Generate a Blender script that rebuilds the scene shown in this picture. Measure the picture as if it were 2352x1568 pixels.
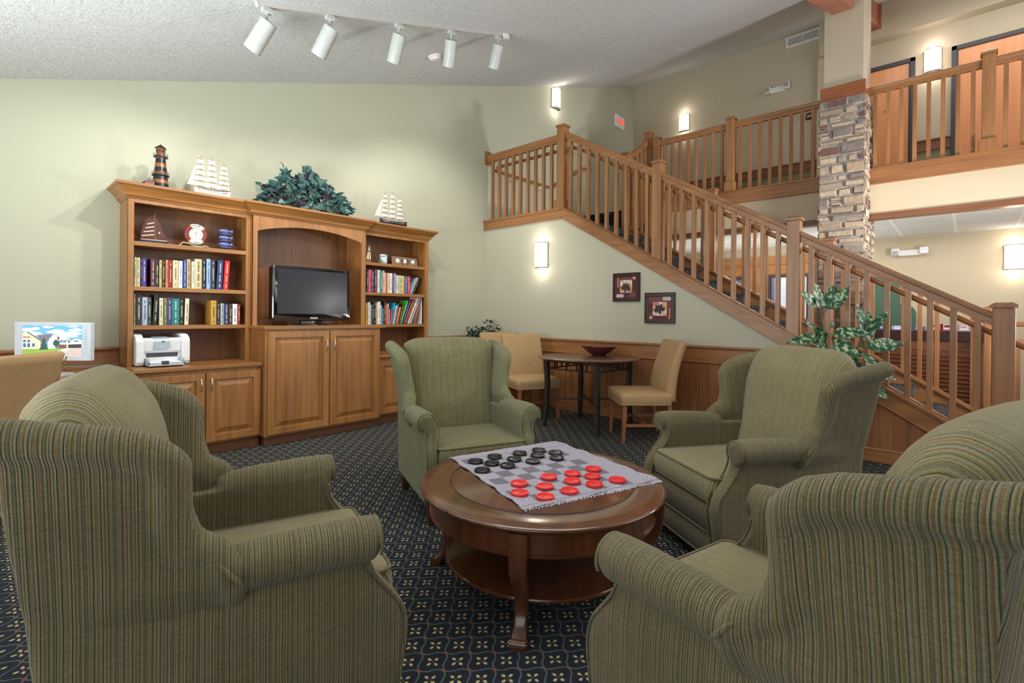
import bpy, bmesh, math, random
from mathutils import Vector, Matrix, Euler
random.seed(7)
for o in list(bpy.data.objects): bpy.data.objects.remove(o, do_unlink=True)
SC = bpy.context.scene
COL = SC.collection
PI = math.pi
V = Vector

# ------------------------------------------------------------------ camera
cam_d = bpy.data.cameras.new('camera'); cam = bpy.data.objects.new('camera', cam_d); COL.objects.link(cam)
SC.camera = cam
YAW, PITCH, ROLL, FPX, SHY = 0.74252, -0.00146, 0.00966, 1137.4, -60.4
s_, c_ = math.sin(YAW), math.cos(YAW)
Fv = V((-s_, c_, 0)); Rv = V((c_, s_, 0)); Uv = V((0, 0, 1))
c_, s_ = math.cos(PITCH), math.sin(PITCH); Fv, Uv = Fv*c_ + Uv*s_, Uv*c_ - Fv*s_
c_, s_ = math.cos(ROLL), math.sin(ROLL); Rv, Uv = Rv*c_ + Uv*s_, Uv*c_ - Rv*s_
cam.matrix_world = Matrix(((Rv.x, Uv.x, -Fv.x, 0), (Rv.y, Uv.y, -Fv.y, 0), (Rv.z, Uv.z, -Fv.z, 1.22), (0, 0, 0, 1)))
cam_d.sensor_fit = 'HORIZONTAL'; cam_d.sensor_width = 36.0
cam_d.lens = FPX/2352*36.0
cam_d.shift_y = SHY/2352
cam_d.clip_start = 0.02

# ------------------------------------------------------------------ world, daylight, added fill lights, exposure
W = bpy.data.worlds.new('world'); SC.world = W; W.use_nodes = True
bg = W.node_tree.nodes['Background']; bg.inputs[0].default_value = (0.93, 0.96, 1.0, 1); bg.inputs[1].default_value = 0.70
SC.view_settings.view_transform = 'Standard'; SC.view_settings.look = 'None'
SC.view_settings.exposure = 0.15; SC.view_settings.gamma = 1.0; SC.view_settings.use_curve_mapping = False

def area(name, loc, target, sx, sy, power, col=(1, 1, 1), spread=180):
    d = bpy.data.lights.new(name, 'AREA'); d.shape = 'RECTANGLE'; d.size = sx; d.size_y = sy; d.energy = power; d.color = col
    o = bpy.data.objects.new(name, d); COL.objects.link(o); o.location = loc
    o.rotation_euler = (V(target)-V(loc)).to_track_quat('-Z', 'Y').to_euler(); d.spread = math.radians(spread)
    return o
area('window_daylight', (-2.2, -1.5, 1.3), (-2.6, 3, 2.0), 6.5, 1.9, 50, (0.93, 1.0, 0.97))
area('window_uplight', (-2.4, -1.3, 1.1), (-3.3, 2.2, 4.3), 2.4, 1.0, 88, (0.95, 1.0, 0.99), 100)  # added uplight imitating a flash bounced off the ceiling
area('lobby_daylight', (4.2, 5.6, 2.9), (-2, 5.6, 2.9), 6.0, 5.0, 122, (1.0, 0.98, 0.95))  # unseen area light added at the right to brighten the upper corridor
area('lobby_lamp', (1.6, 6.1, 1.3), (-2.6, 5.8, 4.6), 0.5, 0.5, 110, (1.0, 0.95, 0.93))  # added without a visible lamp, lifts the ceiling and upper walls
area('corridor_soffit_light', (0.2, 8.7, 5.45), (0.0, 9.6, 3.4), 3.0, 0.3, 22, (1.0, 0.95, 0.86))  # added to brighten the corridor wall and doors, no fixture seen
area('stairwell_light', (1.6, 5.9, 2.2), (-3.0, 7.6, 2.7), 0.8, 0.8, 12, (1.0, 0.97, 0.92), 60)  # helper light put in to lift the cream fascia under the balcony
area('lobby_ceiling_bounce', (-2.6, 8.6, 0.9), (-2.6, 8.6, 2.4), 3.0, 1.4, 22, (1.0, 0.97, 0.93), 120)  # extra upward light, added to brighten the lobby ceiling and wall
area('lounge_downlight', (-1.2, 1.6, 2.95), (-1.4, 2.1, 0), 2.4, 1.6, 46, (1.0, 0.98, 0.94))
area('lobby_downlight', (-0.6, 8.6, 2.42), (-0.6, 8.6, 0), 4.5, 1.2, 34, (1.0, 0.96, 0.90))

# ------------------------------------------------------------------ materials
MATS = {}
def lin(c):
    return tuple(((x/255)/12.92 if x/255 <= 0.04045 else ((x/255+0.055)/1.055)**2.4) for x in c)+(1,)
def newmat(name):
    m = bpy.data.materials.new(name); m.use_nodes = True; nt = m.node_tree
    return m, nt, nt.nodes['Principled BSDF']
def N(nt, t, **kw):
    n = nt.nodes.new(t)
    for k, v in kw.items(): setattr(n, k, v)
    return n
def mth(nt, op, a, b=None, c=None):
    n = nt.nodes.new('ShaderNodeMath'); n.operation = op
    for i, x in enumerate((a, b, c)):
        if x is None: continue
        if isinstance(x, (int, float)): n.inputs[i].default_value = x
        else: nt.links.new(x, n.inputs[i])
    return n.outputs[0]
def ramp(nt, fac, stops, interp='LINEAR'):
    r = nt.nodes.new('ShaderNodeValToRGB'); r.color_ramp.interpolation = interp
    e = r.color_ramp.elements
    while len(e) < len(stops): e.new(0.5)
    for i, (p, c) in enumerate(stops): e[i].position = p; e[i].color = c
    nt.links.new(fac, r.inputs[0]); return r.outputs[0]
def bump(nt, b, h, strength=0.3, dist=0.01):
    n = nt.nodes.new('ShaderNodeBump'); n.inputs['Strength'].default_value = strength; n.inputs['Distance'].default_value = dist
    nt.links.new(h, n.inputs['Height']); nt.links.new(n.outputs[0], b.inputs['Normal'])
def texco(nt, scale=(1, 1, 1), rot=(0, 0, 0)):
    t = nt.nodes.new('ShaderNodeTexCoord'); m = nt.nodes.new('ShaderNodeMapping')
    m.inputs['Scale'].default_value = scale; m.inputs['Rotation'].default_value = rot
    nt.links.new(t.outputs['Object'], m.inputs[0]); return m.outputs[0]
def noise(nt, vec, scale, detail=2, rough=0.5):
    n = nt.nodes.new('ShaderNodeTexNoise'); n.inputs['Scale'].default_value = scale; n.inputs['Detail'].default_value = detail
    n.inputs['Roughness'].default_value = rough
    nt.links.new(vec, n.inputs['Vector']); return n.outputs['Fac']
def mix(nt, fac, a, b, mode='MIX'):
    n = nt.nodes.new('ShaderNodeMix'); n.data_type = 'RGBA'; n.blend_type = mode
    for s, x in ((0, fac), (6, a), (7, b)):
        if isinstance(x, (int, float, tuple)): n.inputs[s].default_value = x
        else: nt.links.new(x, n.inputs[s])
    return n.outputs[2]

def plain(name, rgb, rough=0.6, metal=0.0, bmp=None, coat=0.0, emit=None, es=0.0):
    if name in MATS: return MATS[name]
    m, nt, b = newmat(name)
    b.inputs['Base Color'].default_value = lin(rgb); b.inputs['Roughness'].default_value = rough; b.inputs['Metallic'].default_value = metal
    b.inputs['Coat Weight'].default_value = coat
    v = texco(nt); f = noise(nt, v, 18, 2)
    c = lin(rgb)
    nt.links.new(ramp(nt, f, [(0.3, tuple(x*0.95 for x in c[:3])+(1,)), (0.7, tuple(min(1, x*1.04) for x in c[:3])+(1,))]), b.inputs['Base Color'])
    if bmp: bump(nt, b, noise(nt, texco(nt), bmp[0], 2), bmp[1], bmp[2])
    if emit:
        b.inputs['Emission Color'].default_value = lin(emit); b.inputs['Emission Strength'].default_value = es
    MATS[name] = m; return m

def wood(name, dark, light, axis='z', rough=0.4, scale=1.0, coat=0.15, figure=0.5):
    if name in MATS: return MATS[name]
    m, nt, b = newmat(name)
    lo, hi = 1.6*scale, 26*scale
    sc = {'x': (lo, hi, hi), 'y': (hi, lo, hi), 'z': (hi, hi, lo)}[axis]
    g = noise(nt, texco(nt, sc), 1.0, 5, 0.6)
    bl = noise(nt, texco(nt, tuple(0.16*x+0.5 for x in sc)), 1.3, 3)
    f = mth(nt, 'ADD', mth(nt, 'MULTIPLY', g, 0.65), mth(nt, 'MULTIPLY', bl, figure*0.8))
    d, l = lin(dark), lin(light)
    col = ramp(nt, f, [(0.28, d), (0.72, l)])
    nt.links.new(col, b.inputs['Base Color'])
    b.inputs['Roughness'].default_value = rough; b.inputs['Coat Weight'].default_value = coat; b.inputs['Coat Roughness'].default_value = 0.15
    bump(nt, b, g, 0.08, 0.002)
    MATS[name] = m; return m

def wall_mat(name, rgb):
    m, nt, b = newmat(name)
    c = lin(rgb)
    f = noise(nt, texco(nt), 1.3, 2)
    nt.links.new(ramp(nt, f, [(0.3, tuple(x*0.97 for x in c[:3])+(1,)), (0.7, c)]), b.inputs['Base Color'])
    b.inputs['Roughness'].default_value = 0.75
    bump(nt, b, noise(nt, texco(nt), 260, 2), 0.12, 0.002)
    MATS[name] = m; return m

M_WALLA = wall_mat('wall_sage', (180, 181, 160))
M_WALLB = wall_mat('wall_sage_under_stair', (184, 180, 160))
M_WALLD = wall_mat('wall_taupe', (184, 172, 150))
M_CREAM = wall_mat('wall_cream', (198, 184, 156))
M_OLIVE = wall_mat('wall_olive', (126, 120, 92))

def ceiling_mat():
    m, nt, b = newmat('popcorn_ceiling')
    v = texco(nt)
    n1 = noise(nt, v, 120, 3, 0.7)
    n2 = noise(nt, v, 45, 2)
    f = mth(nt, 'ADD', mth(nt, 'MULTIPLY', n1, 0.7), mth(nt, 'MULTIPLY', n2, 0.3))
    nt.links.new(ramp(nt, f, [(0.35, lin((176, 178, 178))), (0.6, lin((222, 224, 224)))]), b.inputs['Base Color'])
    b.inputs['Roughness'].default_value = 0.95
    bump(nt, b, f, 0.9, 0.012)
    return m
M_CEIL = ceiling_mat()

def carpet_mat():
    m, nt, b = newmat('carpet_lattice')
    tc = nt.nodes.new('ShaderNodeTexCoord'); sp = nt.nodes.new('ShaderNodeSeparateXYZ')
    nz = nt.nodes.new('ShaderNodeTexNoise'); nz.inputs['Scale'].default_value = 150
    nt.links.new(tc.outputs['Object'], nz.inputs['Vector'])
    vm = nt.nodes.new('ShaderNodeVectorMath'); vm.operation = 'MULTIPLY_ADD'
    nt.links.new(nz.outputs['Color'], vm.inputs[0]); vm.inputs[1].default_value = (0.006, 0.006, 0); nt.links.new(tc.outputs['Object'], vm.inputs[2])
    nt.links.new(vm.outputs[0], sp.inputs[0])
    x, y = sp.outputs[0], sp.outputs[1]
    P = 0.0862
    k = 1/(math.sqrt(2)*P)
    a = mth(nt, 'MULTIPLY', mth(nt, 'ADD', mth(nt, 'ADD', x, y), 0.332-0.006), k)
    c = mth(nt, 'MULTIPLY', mth(nt, 'SUBTRACT', mth(nt, 'SUBTRACT', y, x), 2.406), k)
    # wavy lattice
    wa = mth(nt, 'MULTIPLY', mth(nt, 'SINE', mth(nt, 'MULTIPLY', c, 2*PI)), 0.055)
    wc = mth(nt, 'MULTIPLY', mth(nt, 'SINE', mth(nt, 'MULTIPLY', a, 2*PI)), 0.055)
    a2 = mth(nt, 'ADD', a, wa); c2 = mth(nt, 'ADD', c, wc)
    def dist(t): # distance to nearest integer
        return mth(nt, 'ABSOLUTE', mth(nt, 'SUBTRACT', mth(nt, 'FRACT', mth(nt, 'ADD', t, 0.5)), 0.5))
    da, dc = dist(a2), dist(c2)
    line = mth(nt, 'LESS_THAN', mth(nt, 'MINIMUM', da, dc), 0.035)
    def rad(u, v, ku=1.0, kv=1.0):
        return mth(nt, 'SQRT', mth(nt, 'ADD', mth(nt, 'POWER', mth(nt, 'MULTIPLY', u, ku), 2), mth(nt, 'POWER', mth(nt, 'MULTIPLY', v, kv), 2)))
    dar, dcr = dist(a), dist(c)
    dot = mth(nt, 'LESS_THAN', rad(dar, dcr), 0.075)
    # centre of cell: half-integers
    ha = mth(nt, 'SUBTRACT', 0.5, dar); hc = mth(nt, 'SUBTRACT', 0.5, dcr)
    cen = mth(nt, 'LESS_THAN', rad(ha, hc), 0.045)
    # petals at (0.15,0.15) elongated along the diagonal
    p = mth(nt, 'SUBTRACT', mth(nt, 'MULTIPLY', mth(nt, 'ADD', ha, hc), 0.7071), 0.20)
    q = mth(nt, 'MULTIPLY', mth(nt, 'SUBTRACT', ha, hc), 0.7071)
    petal = mth(nt, 'LESS_THAN', rad(p, q, 1.0, 1.5), 0.085)
    halo = mth(nt, 'LESS_THAN', rad(p, q, 1.0, 1.5), 0.115)
    col = mix(nt, line, lin((15, 20, 36)), lin((74, 94, 88)))
    col = mix(nt, halo, col, lin((60, 78, 62)))
    col = mix(nt, petal, col, lin((192, 180, 126)))
    col = mix(nt, cen, col, lin((140, 52, 52)))
    col = mix(nt, dot, col, lin((150, 62, 50)))
    f = noise(nt, texco(nt), 700, 2)
    col = mix(nt, 1.0, col, ramp(nt, f, [(0.3, (0.55, 0.55, 0.55, 1)), (0.7, (1.25, 1.25, 1.25, 1))]), 'MULTIPLY')
    nt.links.new(col, b.inputs['Base Color']); b.inputs['Roughness'].default_value = 0.95
    bump(nt, b, f, 0.6, 0.004)
    return m
M_CARPET = carpet_mat()

def tile_ceiling_mat():
    m, nt, b = newmat('acoustic_tile')
    v = texco(nt); sp = nt.nodes.new('ShaderNodeSeparateXYZ'); nt.links.new(v, sp.inputs[0])
    fx = mth(nt, 'ABSOLUTE', mth(nt, 'SUBTRACT', mth(nt, 'FRACT', mth(nt, 'ADD', mth(nt, 'MULTIPLY', sp.outputs[0], 1/0.61), 0.2)), 0.5))
    fy = mth(nt, 'ABSOLUTE', mth(nt, 'SUBTRACT', mth(nt, 'FRACT', mth(nt, 'MULTIPLY', sp.outputs[1], 1/1.22)), 0.5))
    l = mth(nt, 'GREATER_THAN', fx, 0.475); l2 = mth(nt, 'GREATER_THAN', fy, 0.488)
    g = mth(nt, 'MAXIMUM', l, l2)
    f = noise(nt, v, 160, 2)
    c = ramp(nt, f, [(0.35, lin((196, 194, 188))), (0.62, lin((224, 222, 216)))])
    nt.links.new(mix(nt, g, c, lin((232, 232, 228))), b.inputs['Base Color']); b.inputs['Roughness'].default_value = 0.9
    bump(nt, b, f, 0.3, 0.004)
    return m
M_TILE = tile_ceiling_mat()

def fabric(name, axis, tint=(1, 1, 1), worn_lit=0.0):
    if name in MATS: return MATS[name]
    m, nt, b = newmat(name)
    tc = nt.nodes.new('ShaderNodeTexCoord'); sp = nt.nodes.new('ShaderNodeSeparateXYZ')
    nt.links.new(tc.outputs['Object'], sp.inputs[0])
    t = sp.outputs[axis]
    o = {0: 1, 1: 0}[axis]
    wob = mth(nt, 'MULTIPLY', noise(nt, texco(nt), 6, 2), 0.003)
    sn = nt.nodes.new('ShaderNodeSeparateXYZ'); nt.links.new(tc.outputs['Normal'], sn.inputs[0])
    sel = mth(nt, 'GREATER_THAN', mth(nt, 'ABSOLUTE', sn.outputs[axis]), (0.985 if axis == 0 else 0.74))
    t = mth(nt, 'ADD', mth(nt, 'MULTIPLY', t, mth(nt, 'SUBTRACT', 1.0, sel)), mth(nt, 'MULTIPLY', sp.outputs[o], sel))
    tt = mth(nt, 'FRACT', mth(nt, 'MULTIPLY', mth(nt, 'ADD', mth(nt, 'ADD', t, wob), 3.0), 1/0.051))
    def T(c): return tuple(x*k for x, k in zip(lin(c)[:3], tint))+(1,)
    S, G, D, R, A, B = T((130, 128, 100)), T((104, 102, 74)), T((40, 48, 38)), T((122, 78, 56)), T((138, 124, 86)), T((74, 94, 86))
    st = [(0.0, S), (0.07, D), (0.10, G), (0.16, A), (0.21, G), (0.26, R), (0.285, S), (0.36, B), (0.39, D), (0.415, S), (0.48, R), (0.505, G),
          (0.57, A), (0.62, D), (0.645, G), (0.70, S), (0.76, R), (0.785, B), (0.82, G), (0.88, D), (0.90, A), (0.95, G)]
    col = ramp(nt, tt, st, 'CONSTANT')
    fine = noise(nt, texco(nt, {0: (40, 260, 260), 1: (260, 40, 260)}[axis]), 1.0, 3, 0.7)
    rib = mth(nt, 'SINE', mth(nt, 'MULTIPLY', t, 2*PI/0.0052))
    weave = noise(nt, texco(nt), 420, 2, 0.6)
    v = mth(nt, 'ADD', mth(nt, 'MULTIPLY', fine, 0.5), mth(nt, 'MULTIPLY', weave, 0.5))
    col = mix(nt, 1.0, col, ramp(nt, v, [(0.3, (0.5, 0.5, 0.5, 1)), (0.7, (1.22, 1.22, 1.22, 1))]), 'MULTIPLY')
    if worn_lit > 0: col = mix(nt, worn_lit, col, T((148, 150, 122)))  # pale blend: fabric wear together with painted light from above
    big = noise(nt, texco(nt), 5, 3)
    col = mix(nt, 1.0, col, ramp(nt, big, [(0.3, (0.86, 0.88, 0.84, 1)), (0.7, (1.06, 1.06, 1.06, 1))]), 'MULTIPLY')
    nt.links.new(col, b.inputs['Base Color'])
    b.inputs['Roughness'].default_value = 0.95
    b.inputs['Sheen Weight'].default_value = 0.12; b.inputs['Sheen Roughness'].default_value = 0.5
    h = mth(nt, 'ADD', mth(nt, 'MULTIPLY', rib, 0.25), mth(nt, 'MULTIPLY', weave, 0.8))
    bump(nt, b, h, 0.6, 0.003)
    MATS[name] = m; return m

CAB = wood('maple_vertical', (116, 72, 32), (168, 116, 60), 'z')
CABH = wood('maple_horizontal', (116, 72, 32), (168, 116, 60), 'y')
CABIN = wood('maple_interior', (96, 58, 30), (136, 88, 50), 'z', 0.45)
OAKZ = wood('stair_wood_vertical', (118, 74, 42), (170, 120, 74), 'z', 0.38, coat=0.25)
OAKX = wood('stair_wood_lengthwise', (118, 72, 40), (166, 116, 70), 'x', 0.38, coat=0.25)
OAKY = wood('stair_wood_crosswise', (118, 72, 40), (166, 116, 70), 'y', 0.38, coat=0.25)
WAIN = wood('wainscot_wood', (112, 66, 36), (158, 104, 62), 'z', 0.45)
CHER = wood('cherry_coffee_table', (52, 28, 17), (102, 60, 36), 'x', 0.16, 0.6, coat=0.6)
CHERZ = wood('cherry_coffee_leg', (52, 28, 17), (108, 62, 36), 'z', 0.25, 0.8, coat=0.5)
DOORW = wood('door_wood', (200, 128, 82), (224, 156, 108), 'z', 0.5, 0.5)
WALN = wood('walnut_cafe_top', (62, 36, 26), (104, 66, 48), 'x', 0.25, 0.6, coat=0.4)
DLEG = wood('dining_leg', (118, 66, 38), (156, 96, 58), 'z', 0.45)

# ------------------------------------------------------------------ mesh helpers
class MB:
    def __init__(s): s.b = bmesh.new(); s.mi = 0
    def face(s, vs):
        try:
            f = s.b.faces.new(vs); f.material_index = s.mi; return f
        except ValueError: return None
    def box(s, lo, hi, bev=0.0, m=None):
        xs, ys, zs = zip(lo, hi)
        if bev > 0 and min(hi[i]-lo[i] for i in range(3)) > 2.2*bev:
            bb = bmesh.new()
            r = bmesh.ops.create_cube(bb, size=1)
            bmesh.ops.scale(bb, vec=[hi[i]-lo[i] for i in range(3)], verts=bb.verts)
            bmesh.ops.translate(bb, vec=[(hi[i]+lo[i])/2 for i in range(3)], verts=bb.verts)
            bmesh.ops.bevel(bb, geom=bb.edges[:], offset=bev, segments=2, affect='EDGES', profile=0.5)
            s.merge(bb, m); bb.free(); return
        P = [V((x, y, z)) for z in zs for y in ys for x in xs]
        if m: P = [m @ p for p in P]
        v = [s.b.verts.new(p) for p in P]
        for q in ((0, 2, 3, 1), (4, 5, 7, 6), (0, 1, 5, 4), (2, 6, 7, 3), (0, 4, 6, 2), (1, 3, 7, 5)): s.face([v[i] for i in q])
    def merge(s, bb, m=None):
        mp = {}
        for v in bb.verts: mp[v] = s.b.verts.new(m @ v.co if m else v.co)
        for f in bb.faces: s.face([mp[v] for v in f.verts])
    def rings(s, R, cap=True, closed=False):
        vs = [[s.b.verts.new(p) for p in r] for r in R]
        n = len(vs[0]); k = len(vs)
        for i in range(k if closed else k-1):
            a, b = vs[i], vs[(i+1) % k]
            for j in range(n): s.face([a[j], a[(j+1) % n], b[(j+1) % n], b[j]])
        if cap and not closed:
            s.face(vs[0][::-1]); s.face(vs[-1])
    def lathe(s, prof, c=(0, 0, 0), n=32, m=None, sx=1, sy=1):
        R = []
        for r, z in prof:
            r = max(r, 1e-4)
            ring = [V((c[0]+r*sx*math.cos(2*PI*i/n), c[1]+r*sy*math.sin(2*PI*i/n), c[2]+z)) for i in range(n)]
            if m: ring = [m @ p for p in ring]
            R.append(ring)
        s.rings(R)
    def tube(s, pts, r, n=10, closed=False, flat=None):
        pts = [V(p) for p in pts]; k = len(pts); R = []
        rr = r if isinstance(r, (list, tuple)) else [r]*k
        up = None
        for i, p in enumerate(pts):
            if closed: t = (pts[(i+1) % k]-pts[i-1])
            else: t = pts[min(i+1, k-1)]-pts[max(i-1, 0)]
            t.normalize()
            if up is None:
                up = V((0, 0, 1)) if abs(t.z) < 0.9 else V((1, 0, 0))
            side = t.cross(up); side.normalize(); up = side.cross(t); up.normalize()
            R.append([p+(side*math.cos(2*PI*j/n)*(flat[0] if flat else 1)+up*math.sin(2*PI*j/n)*(flat[1] if flat else 1))*rr[i] for j in range(n)])
        s.rings(R, closed=closed)
    def bar(s, a, b, w, h, up=(0, 0, 1)):
        """rectangular bar from a to b: w across, h along up"""
        a, b = V(a), V(b); t = (b-a).normalized(); up = V(up)
        side = t.cross(up).normalized(); u2 = side.cross(t).normalized()
        R = [[p+side*w/2*sx+u2*h/2*sy for sx, sy in ((-1, -1), (1, -1), (1, 1), (-1, 1))] for p in (a, b)]
        s.rings(R)
    def prism(s, poly, axis, a, b):
        """poly in the two other axes, extruded along axis from a to b"""
        def mk(u, v, w):
            return V({'x': (w, u, v), 'y': (u, w, v), 'z': (u, v, w)}[axis])
        s.rings([[mk(u, v, a) for u, v in poly], [mk(u, v, b) for u, v in poly]])
    def sweep(s, prof, path):
        """prof: list of (offset, z); path: list of (point, outward 2D miter vector)"""
        R = [[V((p[0]+o*nv[0], p[1]+o*nv[1], p[2]+z)) for o, z in prof] for p, nv in path]
        s.rings(R)
    def build(s, name, mat, parent=None, smooth=False, world=False, bev=0, sub=0, auto=None):
        bmesh.ops.recalc_face_normals(s.b, faces=s.b.faces[:])
        me = bpy.data.meshes.new(name); s.b.to_mesh(me); s.b.free()
        for m in (mat if isinstance(mat, (list, tuple)) else [mat]): me.materials.append(m)
        if smooth or auto:
            for p in me.polygons: p.use_smooth = True
            if auto: me.set_sharp_from_angle(angle=math.radians(auto))
        o = bpy.data.objects.new(name, me); COL.objects.link(o)
        if parent is not None:
            o.parent = parent
            if world:
                mw = wm(parent); me.transform(mw.inverted())
        if bev:
            mo = o.modifiers.new('bevel', 'BEVEL'); mo.width = bev; mo.segments = 2; mo.limit_method = 'ANGLE'
        if sub:
            mo = o.modifiers.new('sub', 'SUBSURF'); mo.levels = sub; mo.render_levels = sub
        return o
def wm(o):
    m = Matrix.LocRotScale(o.location, o.rotation_euler, o.scale)
    return wm(o.parent) @ m if o.parent else m
def thing(name, label, cat, loc=(0, 0, 0), rz=0.0, group=None):
    o = bpy.data.objects.new(name, None); COL.objects.link(o); o.location = loc; o.rotation_euler = (0, 0, rz)
    return tag(o, label, cat, group)
def tag(o, label, cat, group=None):
    o['label'] = label; o['category'] = cat
    if group: o['group'] = group
    return o
def struct(o): o['kind'] = 'structure'; return o
def copy_tree(o, parent=None):
    c = o.copy(); COL.objects.link(c); c.parent = parent
    for ch in list(o.children): copy_tree(ch, c)
    return c
def smooth_remesh(mb, name, mat, parent, voxel=0.012, it=4, fac=0.6):
    bmesh.ops.recalc_face_normals(mb.b, faces=mb.b.faces[:])
    o = mb.build(name+'_raw', mat)
    r = o.modifiers.new('r', 'REMESH'); r.mode = 'VOXEL'; r.voxel_size = voxel
    sm = o.modifiers.new('s', 'SMOOTH'); sm.iterations = it; sm.factor = fac
    dg = bpy.context.evaluated_depsgraph_get()
    me = bpy.data.meshes.new_from_object(o.evaluated_get(dg)); me.name = name
    bpy.data.objects.remove(o, do_unlink=True)
    for p in me.polygons: p.use_smooth = True
    if not me.materials: me.materials.append(mat)
    n = bpy.data.objects.new(name, me); COL.objects.link(n); n.parent = parent
    return n
def text_mesh(txt, size, depth, name, mat, parent, origin, right, up, font_w=1.0, world=True, align='CENTER'):
    cu = bpy.data.curves.new('t', 'FONT'); cu.body = txt; cu.size = size; cu.extrude = depth; cu.align_x = align; cu.align_y = 'CENTER'
    cu.offset = size*0.012*font_w
    o = bpy.data.objects.new('t', cu); COL.objects.link(o)
    dg = bpy.context.evaluated_depsgraph_get()
    me = bpy.data.meshes.new_from_object(o.evaluated_get(dg)); bpy.data.objects.remove(o, do_unlink=True)
    r, u = V(right).normalized(), V(up).normalized(); n = r.cross(u)
    m = Matrix(((r.x, u.x, n.x, origin[0]), (r.y, u.y, n.y, origin[1]), (r.z, u.z, n.z, origin[2]), (0, 0, 0, 1)))
    me.transform(m)
    if parent is not None and world: me.transform(wm(parent).inverted())
    me.materials.clear(); me.materials.append(mat); me.name = name
    ob = bpy.data.objects.new(name, me); COL.objects.link(ob); ob.parent = parent
    return ob
def rrect(w, d, r, n=4, cx=0, cy=0):
    """rounded rectangle in plan, half extents w,d"""
    P = []
    for sx, sy, a0 in ((1, 1, 0), (-1, 1, PI/2), (-1, -1, PI), (1, -1, 3*PI/2)):
        for i in range(n+1):
            a = a0+PI/2*i/n
            P.append((cx+sx*(w-r)+r*math.cos(a), cy+sy*(d-r)+r*math.sin(a)))
    return P

# ================================================================== THE SETTING
XA, YB, YD = -5.332, 5.19, 9.65
def cz(y): return 2.901+0.3353*y
m = MB(); m.box((-5.6, -3.2, -0.05), (6.5, 12.0, 0)); struct(m.build('floor', M_CARPET))
m = MB(); m.prism([(-1.6, cz(-1.6)), (9.9, cz(9.9)), (9.9, cz(9.9)+0.1), (-1.6, cz(-1.6)+0.1)], 'x', -5.5, 4.6); struct(m.build('ceiling', M_CEIL))
m = MB(); m.prism([(-1.6, 0), (9.9, 0), (9.9, cz(9.9)+.02), (-1.6, cz(-1.6)+.02)], 'x', XA-0.1, XA); struct(m.build('wall_left', M_WALLA))
# under-stair wall (back wall of the lounge)
def st(x): return 0.406-0.585*(x+0.085)          # top line of the near stringer
xe = 0.40
m = MB(); m.prism([(XA, 0), (xe, 0), (xe, 0.005), (-3.90, 2.50), (XA, 2.50)], 'y', YB, YB+0.08); struct(m.build('wall_back', M_WALLB))
# far upper/lower wall
m = MB()
m.box((XA, YD, 2.49), (4.6, YD+0.1, 6.3)); struct(m.build('wall_corridor', M_WALLD))
m = MB()
m.box((-1.9, YD, 0), (4.6, YD+0.1, 2.47)); struct(m.build('wall_lobby', M_CREAM))
m = MB()
m.box((-1.83, YD-0.2, 5.54), (4.6, YD-0.001, 6.25)); m.box((-1.87, YD-0.1, 2.98), (-1.80, YD-0.001, 5.54))
struct(m.build('wall_bulkhead', M_WALLD))
# lower corridor paint, chair rail bands on the upper floor
m = MB(); m.box((-5.3, YD-0.012, 2.98), (-0.62, YD, 3.73)); m.box((-0.60, YD-0.012, 2.98), (-0.19, YD, 3.73)); struct(m.build('wall_dado', M_OLIVE))
def rail_band(mb, x0, x1, y, ztop, h):
    mb.box((x0, y-0.018, ztop-h), (x1, y, ztop-0.02)); mb.box((x0, y-0.035, ztop-0.025), (x1, y, ztop), 0.006); mb.box((x0, y-0.03, ztop-h-0.02), (x1, y, ztop-h+0.005), 0.006)
m = MB(); rail_band(m, -5.3, -1.66, YD-0.012, 3.89, 0.15); rail_band(m, -0.60, -0.19, YD-0.012, 3.89, 0.15); struct(m.build('trim_1', wood('rail_dark', (96, 56, 34), (134, 86, 56), 'x')))
# second floor slab with cream fascia, wood base band and lower trim
m = MB(); m.box((XA, 7.5, 2.50), (4.6, YD, 2.98)); struct(m.build('floor_corridor', M_CREAM))
m = MB(); m.box((-3.85, 7.46, 2.86), (-1.40, 7.52, 3.05), 0.006); m.box((-3.85, 7.445, 3.03), (-1.40, 7.55, 3.055), 0.005)
m.box((-0.93, 7.46, 2.86), (4.6, 7.52, 3.05), 0.006); m.box((-0.93, 7.445, 3.03), (4.6, 7.55, 3.055), 0.005)
struct(m.build('trim_2', OAKX))
m = MB(); m.box((-3.95, 7.47, 2.43), (4.6, 7.62, 2.50), 0.004); struct(m.build('trim_3', wood('header_wood', (92, 54, 32), (132, 84, 52), 'x')))
m = MB(); m.box((XA, 7.6, 2.47), (4.6, YD, 2.5)); m.box((XA, YD+.1, 2.8), (4.6, 11.9, 2.85)); struct(m.build('ceiling_lobby', M_TILE))
m = MB(); m.box((-3.9, 7.40, 2.50), (-3.82, 7.62, 3.0)); struct(m.build('trim_4', OAKX))

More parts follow.
